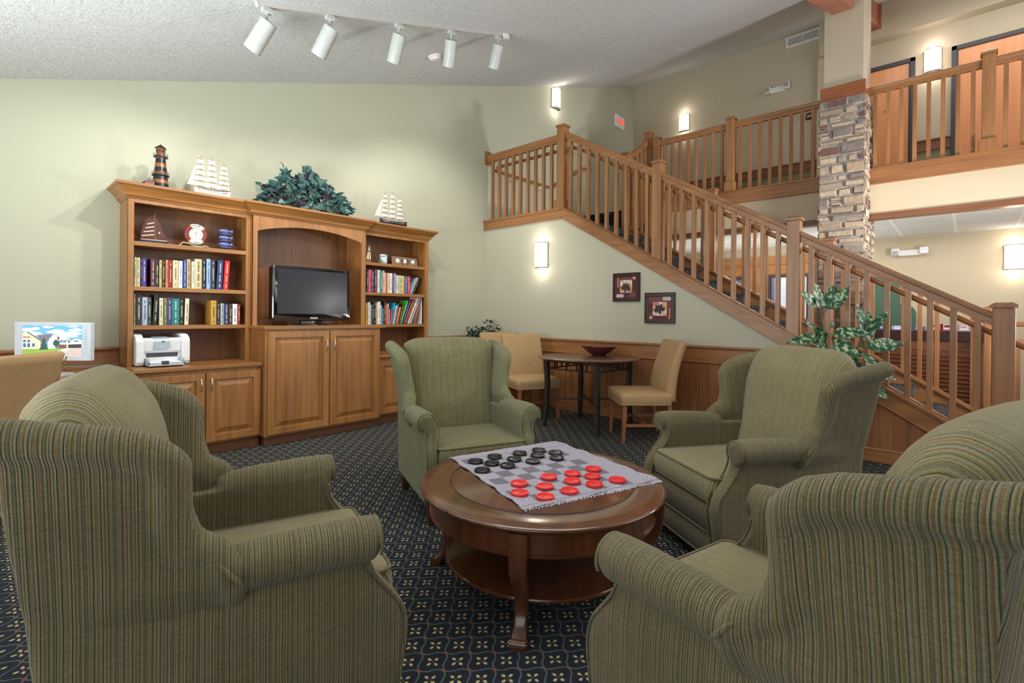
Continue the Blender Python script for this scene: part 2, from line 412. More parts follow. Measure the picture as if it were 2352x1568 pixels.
# glazed office wall of the lobby, behind the stair
m = MB(); m.box((XA, YD, 2.30), (-1.9, YD+0.1, 2.47)); struct(m.build('wall_office', M_CREAM))
m = MB(); m.box((XA, YD-0.02, 2.15), (-1.9, YD+0.1, 2.30)); m.box((XA, YD, 1.96), (-1.9, YD+.1, 2.15)); m.box((XA, YD, 0), (-1.9, YD+.1, 0.85)); m.box((-2.93, YD, .85), (-2.64, YD+.1, 1.96)); m.box((-1.97, YD, .85), (-1.9, YD+.1, 1.96)); m.box((XA, YD-.01, 2.10), (-1.9, YD+.05, 2.135))
struct(m.build('wall_office_panel', wood('office_wood', (150, 96, 50), (190, 134, 80), 'x')))
M_FRAME = plain('dark_frame', (66, 62, 62), 0.5)
def glazed(n, x0, x1, z0, z1):
    m = MB()
    for a, b in (((x0, z0), (x1, z0+.05)), ((x0, z1-.05), (x1, z1)), ((x0, z0+.05), (x0+.05, z1-.05)), ((x1-.05, z0+.05), (x1, z1-.05))):
        m.box((a[0], YD-0.02, a[1]), (b[0], YD+0.08, b[1]))
    o = struct(m.build('window_%d' % n, M_FRAME))
    g = MB(); g.box((x0+.05, YD+0.03, z0+.05), (x1-.05, YD+0.036, z1-.05))
    mt, nt, b = newmat('office_glass_%d' % n); b.inputs['Transmission Weight'].default_value = 1; b.inputs['Roughness'].default_value = 0.02; b.inputs['IOR'].default_value = 1.2
    g.build('pane', mt, o)
glazed(1, -5.2, -2.93, .85, 1.96); glazed(2, -2.64, -1.97, .85, 1.97)
m = MB(); m.box((XA, 11.6, 0), (1, 11.7, 2.8)); struct(m.build('wall_office_rear', plain('office_grey', (168, 164, 190), 0.8)))
struct(m_ := (lambda b: (b.box((-3.0, 11.5, 0.9), (-2.2, 11.58, 2.1)), b.build('window_3', plain('bright_blind', (236, 236, 244), 0.8, emit=(235, 240, 255), es=.6)))[1])(MB()))
area('office_light', (-2.8, 10.7, 2.7), (-2.8, 10.7, 0), 1.6, 1.0, 18)

# wainscot on the under-stair wall
m = MB(); w = 0.102; x = XA
while x < 0.5:
    x1 = min(x+w-0.004, 0.5)
    t0 = min(0.745, st(x)-0.16); t1 = min(0.745, st(x1)-0.16)
    if t1 > 0.02: m.prism([(x, 0), (x1, 0), (x1, t1), (x, t0)], 'y', YB-0.014, YB)
    x += w
struct(m.build('trim_5', WAIN))
m = MB()
xr = -1.02
m.box((XA, YB-0.006, 0.745), (xr, YB, 0.90)); m.box((XA, YB-0.022, 0.755), (xr+.03, YB, 0.885), 0.004)
m.tube([(XA, YB-0.016, 0.742), (xr+0.16, YB-0.016, 0.742)], 0.017, 10)
m.box((XA, YB-0.045, 0.885), (xr-0.02, YB, 0.915), 0.012)
struct(m.build('trim_6', OAKX))
m = MB(); m.box((XA, YB-0.026, 0), (0.5, YB, 0.12), 0.006); struct(m.build('baseboard_back', OAKX))
# diagonal trim under the stringer
m = MB(); m.tube([(-1.0, YB-0.018, st(-1.0)-0.165), (0.18, YB-0.018, st(0.18)-0.165)], 0.017, 10); struct(m.build('trim_7', OAKX))
# left wall chair rail and wainscot
m = MB()
for y0, y1 in ((-1.6, 0.84), (3.9, YB)):
    m.box((XA, y0, 0.78), (XA+0.02, y1, 0.885)); m.box((XA, y0, 0.885), (XA+0.045, y1, 0.915), 0.012); m.box((XA, y0, 0.73), (XA+0.03, y1, 0.76), 0.01)
    m.box((XA, y0, 0), (XA+0.026, y1, 0.12))
    yy = y0
    while yy < y1: m.box((XA, yy, 0.1), (XA+0.014, min(yy+0.098, y1), 0.74)); yy += 0.102
struct(m.build('trim_8', wood('wainscot_left', (112, 66, 36), (158, 104, 62), 'y', 0.45)))

# landing floor, stringers, stair
m = MB(); m.box((XA, YB+.081, 2.36), (-3.90, 6.9, 2.55)); struct(m.build('floor_landing', M_CARPET))
m = MB()
m.box((XA+.001, YB-0.03, 2.475), (-3.90, YB+0.02, 2.60)); m.box((XA+.001, YB-0.045, 2.585), (-3.90, YB+0.09, 2.615), 0.005)
def slope_board(mb, x0, x1, y0, y1, dz0, dz1):
    mb.prism([(x0, st(x0)+dz0), (x1, st(x1)+dz0), (x1, st(x1)+dz1), (x0, st(x0)+dz1)], 'y', y0, y1)
slope_board(m, -3.90, 0.26, YB-0.03, YB+0.05, -0.15, -0.03)
slope_board(m, -3.90, 0.28, YB-0.048, YB+0.10, -0.03, 0.0)
slope_board(m, -3.90, 0.28, YB-0.055, YB-0.03, -0.015, -0.003)
struct(m.build('trim_9', OAKX))
m = MB(); slope_board(m, -3.9, 0.5, 6.80, 6.90, -0.34, -0.03); slope_board(m, -3.9, 0.5, 6.78, 6.92, -0.03, 0.0)
struct(m.build('trim_10', OAKX))
M_STEP = plain('step_carpet', (20, 22, 30), 0.95, bmp=(300, 0.5, 0.004))
def step_mat():
    m, nt, b = newmat('step_carpet_speckled'); v = texco(nt)
    vo = nt.nodes.new('ShaderNodeTexVoronoi'); vo.inputs['Scale'].default_value = 38; nt.links.new(v, vo.inputs['Vector'])
    f = mth(nt, 'LESS_THAN', vo.outputs['Distance'], 0.22)
    nt.links.new(mix(nt, f, lin((13, 14, 20)), lin((150, 148, 128))), b.inputs['Base Color']); b.inputs['Roughness'].default_value = 0.95
    return m
M_STEP = step_mat()
stair = thing('staircase', 'straight flight of stairs covered in dark speckled carpet', 'stairs', (-1.8, 6.0, 0))
rn, rs = 0.2905, 0.17
for k in range(1, 15):
    xn = -3.87+rn*k; z = 2.55-rs*k
    m = MB()
    pr = [(xn-rn-0.03, z-0.20), (xn-0.03, z-0.20), (xn-0.03, z-0.05), (xn, z-0.035), (xn+0.012, z-0.018), (xn, z-0.003), (xn-0.02, z), (xn-rn-0.03, z)]
    m.prism(pr, 'y', YB+0.085, 6.82); m.build('step', M_STEP, stair, world=True, auto=50)
stair2 = thing('upper_staircase', 'short upper flight from landing to corridor with dark speckled carpet', 'stairs', (-4.6, 7.2, 2.55))
for k in range(3):
    m = MB(); y0 = 6.88+0.22*k; m.box((XA+.01, y0, 2.5), (-3.95, 7.54, 2.55+0.143*(k+1)), 0.01); m.build('step', M_STEP, stair2, world=True)

# ------------------------------------------------------------------ railings
def newel(parent, x, y, z0, z1, s=0.1, plinth=False, wallcap=False):
    m = MB(); m.box((x-s/2, y-s/2, z0), (x+s/2, y+s/2, z1-0.045), 0.004)
    if plinth: m.box((x-s/2-.022, y-s/2-.022, z0), (x+s/2+.022, y+s/2+.022, z0+0.13), 0.004)
    o = m.build('newel_post', OAKZ, parent, world=True)
    m = MB(); h = s/2+0.014
    m.box((x-s/2+.006, y-s/2+.006, z1-0.052), (x+s/2-.006, y+s/2-.006, z1-0.035))
    m.rings([[V((x+a*q, y+b*q, zz)) for a, b in ((-1, -1), (1, -1), (1, 1), (-1, 1))] for q, zz in ((h, z1-0.038), (h, z1-0.018), (h*0.62, z1), )])
    m.build('cap', OAKZ, o, world=True, bev=0.002)
def baluster(parent, x, y, z0, z1, s=0.04, mat=None):
    m = MB(); m.box((x-s/2, y-s/2, z0), (x+s/2, y+s/2, z1)); m.build('baluster', mat or OAKZ, parent, world=True, bev=0.0015)
def top_rail(parent, a, b, name='top_rail', mat=None, w=0.062, h=0.075):
    """moulded rail whose top passes a and b (sloping allowed)"""
    a, b = V(a), V(b); t = (b-a).normalized(); side = t.cross(V((0, 0, 1))).normalized(); up = V((0, 0, 1))
    pr = [(-.5*w*.75, -h), (.5*w*.75, -h), (.5*w*.75, -h*.5), (.5*w*.95, -h*.42), (.5*w*.95, -h*.3), (.5*w, -h*.25), (.5*w, -0.008), (.5*w-.01, 0), (-.5*w+.01, 0), (-.5*w, -0.008), (-.5*w, -h*.25), (-.5*w*.95, -h*.3), (-.5*w*.95, -h*.42), (-.5*w*.75, -h*.5)]
    m = MB(); m.rings([[p+side*u+up*v for u, v in pr] for p in (a, b)])
    return m.build(name, mat or OAKX, parent, world=True, bev=0.0015)
RY = 5.235
NX = [-3.925, -2.575, -1.2, 0.205]
def rt(x): return st(x)+1.0        # top of rail
R1 = thing('stair_railing', 'near wooden stair railing with square balusters, facing the lounge', 'railing', (-1.8, RY, 1.2))
newel(R1, NX[0], RY, 2.60, 3.72, 0.115, plinth=True)
newel(R1, NX[1], RY, st(NX[1])-.03, 2.975, 0.11); newel(R1, NX[2], RY, st(NX[2])-.03, 2.165, 0.11); newel(R1, NX[3], RY, 0, 1.345, 0.125)
for i in range(3):
    a, b = NX[i]+0.05, NX[i+1]-0.05
    top_rail(R1, (a, RY, rt(a)), (b, RY, rt(b)), h=0.1)
    for k in range(1, 10):
        x = NX[i]+(NX[i+1]-NX[i])*k/10
        baluster(R1, x, RY, st(x)-.01, rt(x)-0.06)
    m = MB(); slope_board(m, a, b, RY-.03, RY+.03, -.002, .014); m.build('shoe_rail', OAKX, R1, world=True)
RL = thing('landing_railing', 'level wooden railing along the stair landing edge, above the wall sconce', 'railing', (-4.6, RY, 2.6))
top_rail(RL, (XA+.02, RY, 3.60), (NX[0]-.05, RY, 3.60), h=0.11)
m = MB(); m.box((XA, RY-.06, 3.46), (XA+.02, RY+.06, 3.66)); m.build('rosette', OAKZ, RL, world=True)
for k in range(9): baluster(RL, -5.215+k*0.1385, RY, 2.61, 3.52)
R2 = thing('stair_railing', 'far wooden stair railing on the lobby side of the stairs', 'railing', (-1.8, 6.85, 1.2))
newel(R2, -3.9, 6.85, 2.5, 3.75, 0.11); newel(R2, -2.575, 6.85, st(-2.575)-.03, 2.975, 0.1); newel(R2, NX[2], 6.85, st(NX[2])-.03, 2.165, 0.1); newel(R2, 0.19, 6.85, 0, 1.345, 0.125)
N2 = [-3.9, -2.575, -1.2, 0.19]
for i in range(3):
    a, b = N2[i]+0.05, N2[i+1]-0.05
    top_rail(R2, (a, 6.85, rt(a)), (b, 6.85, rt(b)), h=0.1)
    for k in range(1, 10):
        x = N2[i]+(N2[i+1]-N2[i])*k/10
        baluster(R2, x, 6.85, st(x)-.01, rt(x)-0.06)
R3 = thing('upper_stair_railing', 'short sloping wooden railing beside the upper steps', 'railing', (-3.9, 7.2, 2.6))
newel(R3, -3.9, 7.56, 2.95, 4.27, 0.11)
top_rail(R3, (-3.9, 6.91, 3.72), (-3.9, 7.5, 4.12), h=0.1, mat=OAKY)
for k in range(1, 5):
    y = 6.85+0.142*k; baluster(R3, -3.9, y, 2.6+0.62*(y-6.85), 3.64+0.68*(y-6.9))
m = MB(); m.prism([(6.85, 2.40), (7.5, 2.80), (7.5, 3.02), (6.85, 2.62)], 'x', -3.94, -3.86); m.build('skirt_board', OAKY, R3, world=True)
R4 = thing('balcony_railing', 'upper corridor wooden railing left of the stone pillar', 'railing', (-2.6, 7.5, 3.0))
newel(R4, -3.72, 7.5, 2.95, 4.13, 0.09); newel(R4, -2.56, 7.5, 3.05, 4.135, 0.11, plinth=True)
top_rail(R4, (-3.68, 7.5, 4.055), (-2.61, 7.5, 4.055), h=.09); top_rail(R4, (-2.51, 7.5, 4.055), (-1.36, 7.5, 4.055), h=.09)
top_rail(R4, (-3.87, 7.53, 4.10), (-3.75, 7.5, 4.055), h=.09)
for k in range(1, 9):
    baluster(R4, -3.72+1.16*k/9, 7.5, 3.05, 3.99); baluster(R4, -2.56+1.18*k/9, 7.5, 3.05, 3.99)
R5 = thing('balcony_railing', 'upper corridor wooden railing right of the stone pillar', 'railing', (1, 7.5, 3.0))
newel(R5, 0.16, 7.5, 3.05, 4.145, 0.11, plinth=True); newel(R5, 1.5, 7.5, 3.05, 4.145, 0.11, plinth=True)
top_rail(R5, (-0.93, 7.5, 4.065), (0.11, 7.5, 4.065), h=.09); top_rail(R5, (0.21, 7.5, 4.065), (2.6, 7.5, 4.065), h=.09)
for k in range(1, 9): baluster(R5, -0.97+1.13*k/9, 7.5, 3.05, 4.0)
for k in range(1, 12): baluster(R5, 0.16+1.34*k/10, 7.5, 3.05, 4.0)
# round handrails with brackets
M_STEEL = plain('brushed_steel', (190, 190, 196), 0.3, 1.0)
H1 = thing('handrail', 'round wooden handrail on the inner side of the near stair railing', 'handrail', (-1.8, 5.34, 1.2))
HY = RY+0.105
pts = [(XA+.10, HY, 3.43), (-3.84, HY, 3.43)]+[(x, HY, rt(x)-0.155) for x in (-3.70, -2, -.5, 0.10, 0.32)]+[(.42, HY, rt(.36)-.155)]
m = MB(); m.tube(pts, 0.023, 12); m.build('rail', OAKX, H1, world=True, auto=40)
for x in (-3.9, -2.575, -1.2, 0.16):
    z = rt(x)-0.175 if x > -3.8 else 3.40
    m = MB(); m.tube([(x, RY+.04, z-.07), (x, RY+.07, z-.08), (x, HY, z-.045), (x, HY, z)], 0.007, 8); m.build('bracket', M_STEEL, H1, world=True, auto=40)
H2 = thing('handrail', 'round wooden handrail on the left wall of the landing', 'handrail', (XA+.08, 6.6, 3.4))
m = MB(); m.tube([(XA+.075, 5.33, 3.39), (XA+.075, 6.62, 3.39), (XA+.075, 6.75, 3.42), (XA+.075, 7.68, 3.95), (XA+.075, 7.9, 3.965)], 0.022, 12); m.build('rail', OAKY, H2, world=True, auto=40)
for y, z in ((5.7, 3.39), (6.4, 3.39), (7.05, 3.59), (7.6, 3.90)):
    m = MB(); m.tube([(XA+.001, y, z-.09), (XA+.05, y, z-.09), (XA+.075, y, z-.06), (XA+.075, y, z-.01)], 0.007, 8); m.build('bracket', M_STEEL, H2, world=True, auto=40)
H3 = thing('handrail', 'wooden handrail seen low in the lobby right of the bottom newel', 'handrail', (.9, 7.0, 1.1))
m = MB(); m.tube([(.35, 7.6, 1.17), (2.2, 7.6, 1.17)], .03, 10); m.build('rail', OAKX, H3, world=True, auto=40)
m = MB(); m.box((.3, 7.57, .93), (2.2, 7.62, 1.01)); m.build('lower_rail', OAKX, H3, world=True)
for k in range(8):
    m = MB(); m.box((.38+.2*k, 7.58, 0.0), (.43+.2*k, 7.62, .95)); m.build('baluster', OAKZ, H3, world=True)

# ------------------------------------------------------------------ stone pillar
def stone_mat():
    m, nt, b = newmat('ledge_stone')
    g = nt.nodes.new('ShaderNodeNewGeometry')
    c = ramp(nt, g.outputs['Random Per Island'], [(0.0, lin((166, 148, 130))), (0.2, lin((184, 166, 146))), (0.4, lin((150, 138, 126))), (0.55, lin((188, 168, 144))), (0.68, lin((132, 124, 118))), (0.78, lin((172, 150, 126))), (0.86, lin((112, 84, 80))), (0.94, lin((120, 86, 80)))], 'CONSTANT')
    n1 = noise(nt, texco(nt), 22, 5, 0.65)
    c = mix(nt, 1.0, c, ramp(nt, n1, [(0.3, (0.7, 0.7, 0.7, 1)), (0.7, (1.15, 1.13, 1.1, 1))]), 'MULTIPLY')
    nt.links.new(c, b.inputs['Base Color']); b.inputs['Roughness'].default_value = 0.9
    bump(nt, b, n1, 0.7, 0.012); return m
M_STONE = stone_mat(); M_MORTAR = plain('mortar', (158, 154, 152), 0.95, bmp=(60, .6, .01))
PX0, PX1, PY0, PY1 = -1.375, -0.90, 7.16, 7.85
pil = thing('stone_pillar', 'tall pillar clad in stacked ledge stone with a plain painted upper part', 'pillar', (-1.14, 7.5, 0))
m = MB(); m.box((PX0+.010, PY0+.010, 0), (PX1-.010, PY1-.010, 3.90)); m.build('mortar_core', M_MORTAR, pil, world=True)
m = MB(); rnd = random.Random(3)
def stones(face):
    L = (PX1-PX0) if face in 'fb' else (PY1-PY0)
    z = 0.0
    while z < 3.88:
        h = rnd.choice([0.07, 0.085, 0.10, 0.12, 0.135]); h = min(h, 3.90-z)
        if h < .04: break
        u = -0.01
        while u < L-0.02:
            w_ = rnd.uniform(0.08, 0.30)
            if L-(u+w_) < 0.07: w_ = L-u+0.01
            zz0, zz1 = z, z+h
            parts_ = [(zz0, zz1)]
            if h > .11 and w_ < .16 and rnd.random() < .5: parts_ = [(zz0, zz0+h/2), (zz0+h/2, zz1)]
            for q0, q1 in parts_:
                d = rnd.uniform(0.0, 0.024); g = 0.008
                lo = {'f': (PX0+u+g, PY0-d, q0+g), 'r': (PX1-.03, PY0+u+g, q0+g), 'l': (PX0-d, PY0+u+g, q0+g)}[face]
                hi = {'f': (PX0+u+w_-g, PY0+.04, q1-g), 'r': (PX1+d, PY0+u+w_-g, q1-g), 'l': (PX0+.03, PY0+u+w_-g, q1-g)}[face]
                bb = bmesh.new(); bmesh.ops.create_cube(bb, size=1)
                bmesh.ops.scale(bb, vec=[hi[i]-lo[i] for i in range(3)], verts=bb.verts); bmesh.ops.translate(bb, vec=[(hi[i]+lo[i])/2 for i in range(3)], verts=bb.verts)
                bmesh.ops.bevel(bb, geom=bb.edges[:], offset=0.013, segments=2, affect='EDGES')
                sk = rnd.uniform(-.02, .02)
                for v in bb.verts: v.co += V((rnd.uniform(-.004, .004), rnd.uniform(-.004, .004), rnd.uniform(-.004, .004)+sk*(v.co.x+v.co.y-lo[0]-lo[1]-.1)))
                m.merge(bb); bb.free()
            u += w_
        z += h
for f_ in 'frl': stones(f_)
m.build('stone_cladding', M_STONE, pil, world=True, auto=50)
m = MB(); m.box((PX0+.005, PY0+.005, 3.90), (PX1-.005, PY1-.02, 4.07), 0.003); m.build('wood_collar', wood('collar_wood', (120, 66, 34), (150, 88, 50), 'x', 0.5), pil, world=True)
m = MB(); m.box((PX0+.035, PY0+.04, 4.07), (PX1-.035, PY1-.05, cz(PY0)+.1)); m.build('painted_shaft', M_WALLD, pil, world=True)
# ceiling beam along the slope
m = MB(); m.prism([(0, 4.97-.3353*7.2), (9.44, 4.97+.3353*(9.44-7.2)), (9.44, cz(9.44)+.02), (0, cz(0)+.02)], 'x', -1.254, -1.04)
m.box((-1.30, 9.42, 5.68), (-1.0, 9.45, 6.15)); struct(m.build('trim_11', wood('beam_wood', (140, 80, 56), (176, 112, 84), 'y', 0.5)))

# ------------------------------------------------------------------ upper doors
M_DFR = plain('charcoal_door_frame', (58, 56, 62), 0.5)
def updoor(n, x0, x1, z1):
    m = MB()
    m.box((x0, YD-.05, 2.98), (x0+.06, YD, z1)); m.box((x1-.06, YD-.05, 2.98), (x1, YD, z1)); m.box((x0, YD-.05, z1-.06), (x1, YD, z1))
    m.box((x0+.04, YD-.03, 2.98), (x0+.075, YD, z1-.05)); m.box((x1-.075, YD-.03, 2.98), (x1-.04, YD, z1-.05))
    o = struct(m.build('door_%d' % n, M_DFR, bev=.003))
    m = MB(); m.box((x0+.06, YD-.022, 2.985), (x1-.06, YD-.004, z1-.06)); d = m.build('door_leaf', DOORW, o)
    m = MB(); m.lathe([(0, 0), (.012, 0), (.012, .012), (.006, .016), (0, .016)], n=12, m=Matrix.Translation((x0*.35+x1*.65 if n == 1 else x0+.9, YD-.038, 4.45)) @ Matrix.Rotation(-PI/2, 4, 'X')); m.build('peephole', M_STEEL, d)
updoor(1, -1.62, -0.60, 5.17); updoor(2, -0.19, 1.35, 5.17)
# vent, room sign, exit sign, emergency lights, detector
M_WHITE = plain('white_plastic', (224, 222, 220), 0.4)
M_VSH = plain('vent_slot', (90, 82, 78), 0.8)
vt = thing('wall_vent', 'white louvered return air grille high on the corridor wall under ceiling', 'vent', (-2.1, YD, 5.93))
m = MB()
for a, b in (((-2.375, 5.93), (-1.845, 5.96)), ((-2.375, 6.09), (-1.845, 6.115)), ((-2.375, 5.96), (-2.345, 6.09)), ((-1.875, 5.96), (-1.845, 6.09)), ((-2.115, 5.95), (-2.105, 6.1))):
    m.box((a[0], YD-.02, a[1]), (b[0], YD, b[1]))
m.build('frame', M_WHITE, vt, world=True)
m = MB(); m.box((-2.36, YD-.006, 5.94), (-1.86, YD-.001, 6.10)); m.build('backing', M_VSH, vt, world=True)
m = MB()
for k in range(9): m.box((-2.35, YD-.018, 5.962+.0155*k), (-1.87, YD-.006, 5.967+.0155*k))
m.build('slats', M_WHITE, vt, world=True)
sg = thing('room_sign', 'small dark room number sign reading 202 behind balcony railing', 'sign', (-2.0, YD, 4.65))
m = MB(); m.prism([(-2.055, 4.60), (-2.02, 4.592), (-1.97, 4.592), (-1.945, 4.60), (-1.945, 4.70), (-1.97, 4.71), (-2.02, 4.71), (-2.055, 4.70)], 'y', YD-.012, YD-.001); m.build('plate', plain('sign_black', (34, 38, 46), 0.4), sg, world=True)
text_mesh('202', .062, .002, 'number', plain('sign_cream', (226, 220, 190), .5), sg, (-2.0, YD-.014, 4.652), (1, 0, 0), (0, 0, 1))
ex = thing('exit_sign', 'white exit sign with glowing red letters on left wall above landing', 'sign', (XA, 9.0, 5.1))
m = MB(); m.box((XA+.001, 8.83, 5.07), (XA+.05, 9.17, 5.33), .006); m.build('housing', M_WHITE, ex, world=True)
M_RED = plain('exit_red', (220, 40, 36), .5, emit=(255, 60, 50), es=.9)
text_mesh('<EXIT', .122, .003, 'lettering', M_RED, ex, (XA+.053, 9.0, 5.205), (0, 1, 0), (0, 0, 1), .5)
def emergency(name, label, x0, x1, y, z0, z1):
    t = thing(name, label, 'emergency light', ((x0+x1)/2, y, z0)); w_ = x1-x0; h = z1-z0
    m = MB(); m.box((x0+w_*.2, y-.07, z0), (x1-w_*.2, y-.001, z0+h*.75), .008); m.build('housing', M_WHITE, t, world=True)
    for s in (-1, 1):
        cx = (x0+x1)/2+s*w_*.38
        m = MB(); m.box((cx-w_*.12, y-.12, z0+.01), (cx+w_*.12, y-.045, z1), .02)
        o = m.build('lamp_head', M_WHITE, t, world=True)
        m = MB(); m.box((cx-w_*.09, y-.126, z0+.025), (cx+w_*.09, y-.118, z1-.015), .003); m.build('lens', plain('lens_clear', (200, 200, 204), .1, .6), o, world=True)
emergency('emergency_light', 'twin-head emergency light on the upper corridor wall', -2.69, -2.29, YD, 5.19, 5.32)
emergency('emergency_light', 'twin-head emergency light on the lobby wall right of the pillar', -.866, -.423, YD, 2.17, 2.29)
sd = thing('smoke_detector', 'round white smoke detector on sloped ceiling behind the track lights', 'smoke detector', (-4.31, 3.405, cz(3.405)))
sl = math.atan(0.3353)
m = MB(); m.lathe([(0, 0), (.075, 0), (.075, -.018), (.062, -.022), (.060, -.034), (.05, -.045), (0, -.047)], m=Matrix.Rotation(sl, 4, 'X')); m.build('body', M_WHITE, sd, auto=30)

# ------------------------------------------------------------------ sconces
M_SHADE = plain('sconce_glass', (255, 236, 214), .5, emit=(255, 232, 210), es=4.2)
M_BRNZ = plain('sconce_bronze', (92, 78, 74), .35, .8)
def sconce(label, loc, rz, power):
    """local: wall at y=0, projects to -y"""
    t = thing('wall_sconce', label, 'wall lamp', loc, rz, None)
    w_, h, d = .098, .34, .095
    def arc(r, zz, e=0):
        P = [V((-w_-e, 0, zz))]
        for i in range(13):
            a = PI*i/12; P.append(V((-(w_+e)*math.cos(a), -.018-(d-.018+e)*math.sin(a), zz)))
        P.append(V((w_+e, 0, zz))); return P
    m = MB(); m.rings([arc(0, -h/2+.006), arc(0, h/2-.006)], cap=True); m.build('shade', M_SHADE, t, auto=40)
    for z0, z1 in ((-h/2, -h/2+.008), (-h/2+.042, -h/2+.048), (h/2-.048, h/2-.042), (h/2-.008, h/2)):
        m = MB(); m.rings([arc(0, z0, .004), arc(0, z1, .004)]); m.build('band', M_BRNZ, t, auto=40)
    m = MB(); m.box((-w_-.004, -.012, -h/2), (w_+.004, 0, h/2)); m.build('back_plate', M_BRNZ, t)
    for zz in (.20, -.20):
        l = bpy.data.lights.new('sconce_light', 'POINT'); l.energy = power/4; l.color = (1, .90, .80); l.shadow_soft_size = .05
        lo = bpy.data.objects.new('sconce_light', l); COL.objects.link(lo); lo.parent = t; lo.location = (0, -.11, zz)
sconce('lit wall sconce on the under-stair wall below the landing', (-4.22, YB, 2.02), 0, 9)
sconce('lit wall sconce on left wall above the stair landing', (XA, 6.86, 4.98), PI/2, 8)
sconce('lit wall sconce on corridor wall behind left balcony railing', (-4.205, YD, 5.09), 0, 8)
sconce('lit wall sconce between the two upper doors', (-.40, YD, 5.05), 0, 9)
sconce('lit wall sconce on the lobby wall at right edge, below the balcony', (.475, YD, 2.07), 0, 9)

# ------------------------------------------------------------------ track lighting
TX = -3.59
tr = thing('light_track', 'white ceiling light track mounted on the sloped popcorn ceiling', 'light track', (TX, 2.4, cz(2.4)))
m = MB(); m.bar((TX, 1.30, cz(1.30)-.017), (TX, 3.78, cz(3.78)-.017), .036, .032); m.build('track', plain('track_paint', (186, 184, 180), .5), tr, world=True)
m = MB(); m.bar((TX, 3.72, cz(3.72)-.03), (TX, 3.80, cz(3.80)-.03), .05, .05); m.build('end_cap', M_WHITE, tr, world=True)
M_CAN = plain('can_paint', (176, 180, 176), .45)
M_BULB = plain('bulb_glow', (255, 250, 240), .5, emit=(255, 248, 238), es=30)
cans = [(1.37, (-.80, -.36)), (1.83, (-.72, -.22)), (2.45, (-.66, .12)), (3.03, (-.62, .36)), (3.66, (-.62, .24))]
CL = ['leftmost white cylinder spotlight on ceiling track', 'second white cylinder spotlight from the left on ceiling track', 'middle white cylinder spotlight on ceiling track', 'fourth white cylinder spotlight, in front of the smoke detector', 'rightmost white cylinder spotlight at track end']
for (y, (ax, ay)), lb in zip(cans, CL):
    zc = cz(y)-.034
    t = thing('track_spotlight', lb, 'spotlight', (TX, y, zc), 0, None)
    m = MB(); m.box((-.02, -.035, -.035), (.02, .035, .0), .004); m.build('adapter', M_CAN, t)
    d = V((ax, ay, -1)).normalized()
    p0 = V((0, 0, -.10))
    m = MB(); m.tube([(0, 0, -.03), (0, 0, -.10)], .009, 8); m.build('stem', M_CAN, t)
    q = d.to_track_quat('Z', 'Y').to_matrix().to_4x4(); mt = Matrix.Translation(p0+V((0, 0, -.02))+d*.0) @ q
    R_, L_ = .058, .20
    m = MB(); m.lathe([(0, -.03), (R_*.96, -.03), (R_, -.025), (R_, L_), (R_*.93, L_), (R_*.93, L_-.03), (0, L_-.03)], n=28, m=mt); cn = m.build('can', M_CAN, t, auto=35)
    m = MB(); m.lathe([(0, L_-.028), (R_*.9, L_-.028), (R_*.86, L_-.008), (0, L_-.001)], n=24, m=mt); m.build('bulb', M_BULB, cn, auto=35)
    l = bpy.data.lights.new('spot', 'SPOT'); l.energy = 50; l.spot_size = math.radians(105); l.spot_blend = .6; l.color = (1, .98, .93); l.shadow_soft_size = .03
    lo = bpy.data.objects.new('spot', l); COL.objects.link(lo); lo.parent = t
    lo.location = mt @ V((0, 0, L_+.012)); lo.rotation_euler = d.to_track_quat('-Z', 'Y').to_euler()

# ================================================================== BOOKCASE UNITS
M_HANDLE = plain('satin_nickel', (206, 206, 210), 0.3, 1.0)
def yzrect(x, y0, y1, z0, z1): return [V((x, y0, z0)), V((x, y1, z0)), V((x, y1, z1)), V((x, y0, z1))]
def cab_door(parent, y0, y1, z0, z1, xf, hy, hz):
    m = MB(); f = .062
    m.box((xf-.002, y0, z0), (xf+.02, y0+f, z1), .004); m.box((xf-.002, y1-f, z0), (xf+.02, y1, z1), .004)
    m.box((xf-.002, y0+f-.002, z0), (xf+.0195, y1-f+.002, z0+f), .004); m.box((xf-.002, y0+f-.002, z1-f), (xf+.0195, y1-f+.002, z1), .004)
    d = m.build('door', CAB, parent, world=True)
    m = MB(); a, b = f-.002, f+.012; c = f+.05
    m.rings([yzrect(xf+.002, y0+a, y1-a, z0+a, z1-a), yzrect(xf+.004, y0+b, y1-b, z0+b, z1-b), yzrect(xf+.018, y0+c, y1-c, z0+c, z1-c)])
    m.build('raised_panel', CAB, d, world=True)
    m = MB(); L = .048
    m.tube([(xf+.018, hy, hz-L), (xf+.042, hy, hz-L), (xf+.048, hy, hz-L+.008), (xf+.048, hy, hz+L-.008), (xf+.042, hy, hz+L), (xf+.018, hy, hz+L)], .0045, 8)
    m.build('handle', M_HANDLE, d, world=True, auto=40)
CROWN = [(0, 2.135), (.010, 2.138), (.014, 2.150), (.026, 2.156), (.030, 2.172), (.040, 2.186), (.056, 2.202), (.070, 2.220), (.082, 2.228), (.090, 2.232), (.090, 2.252), (0, 2.252)]
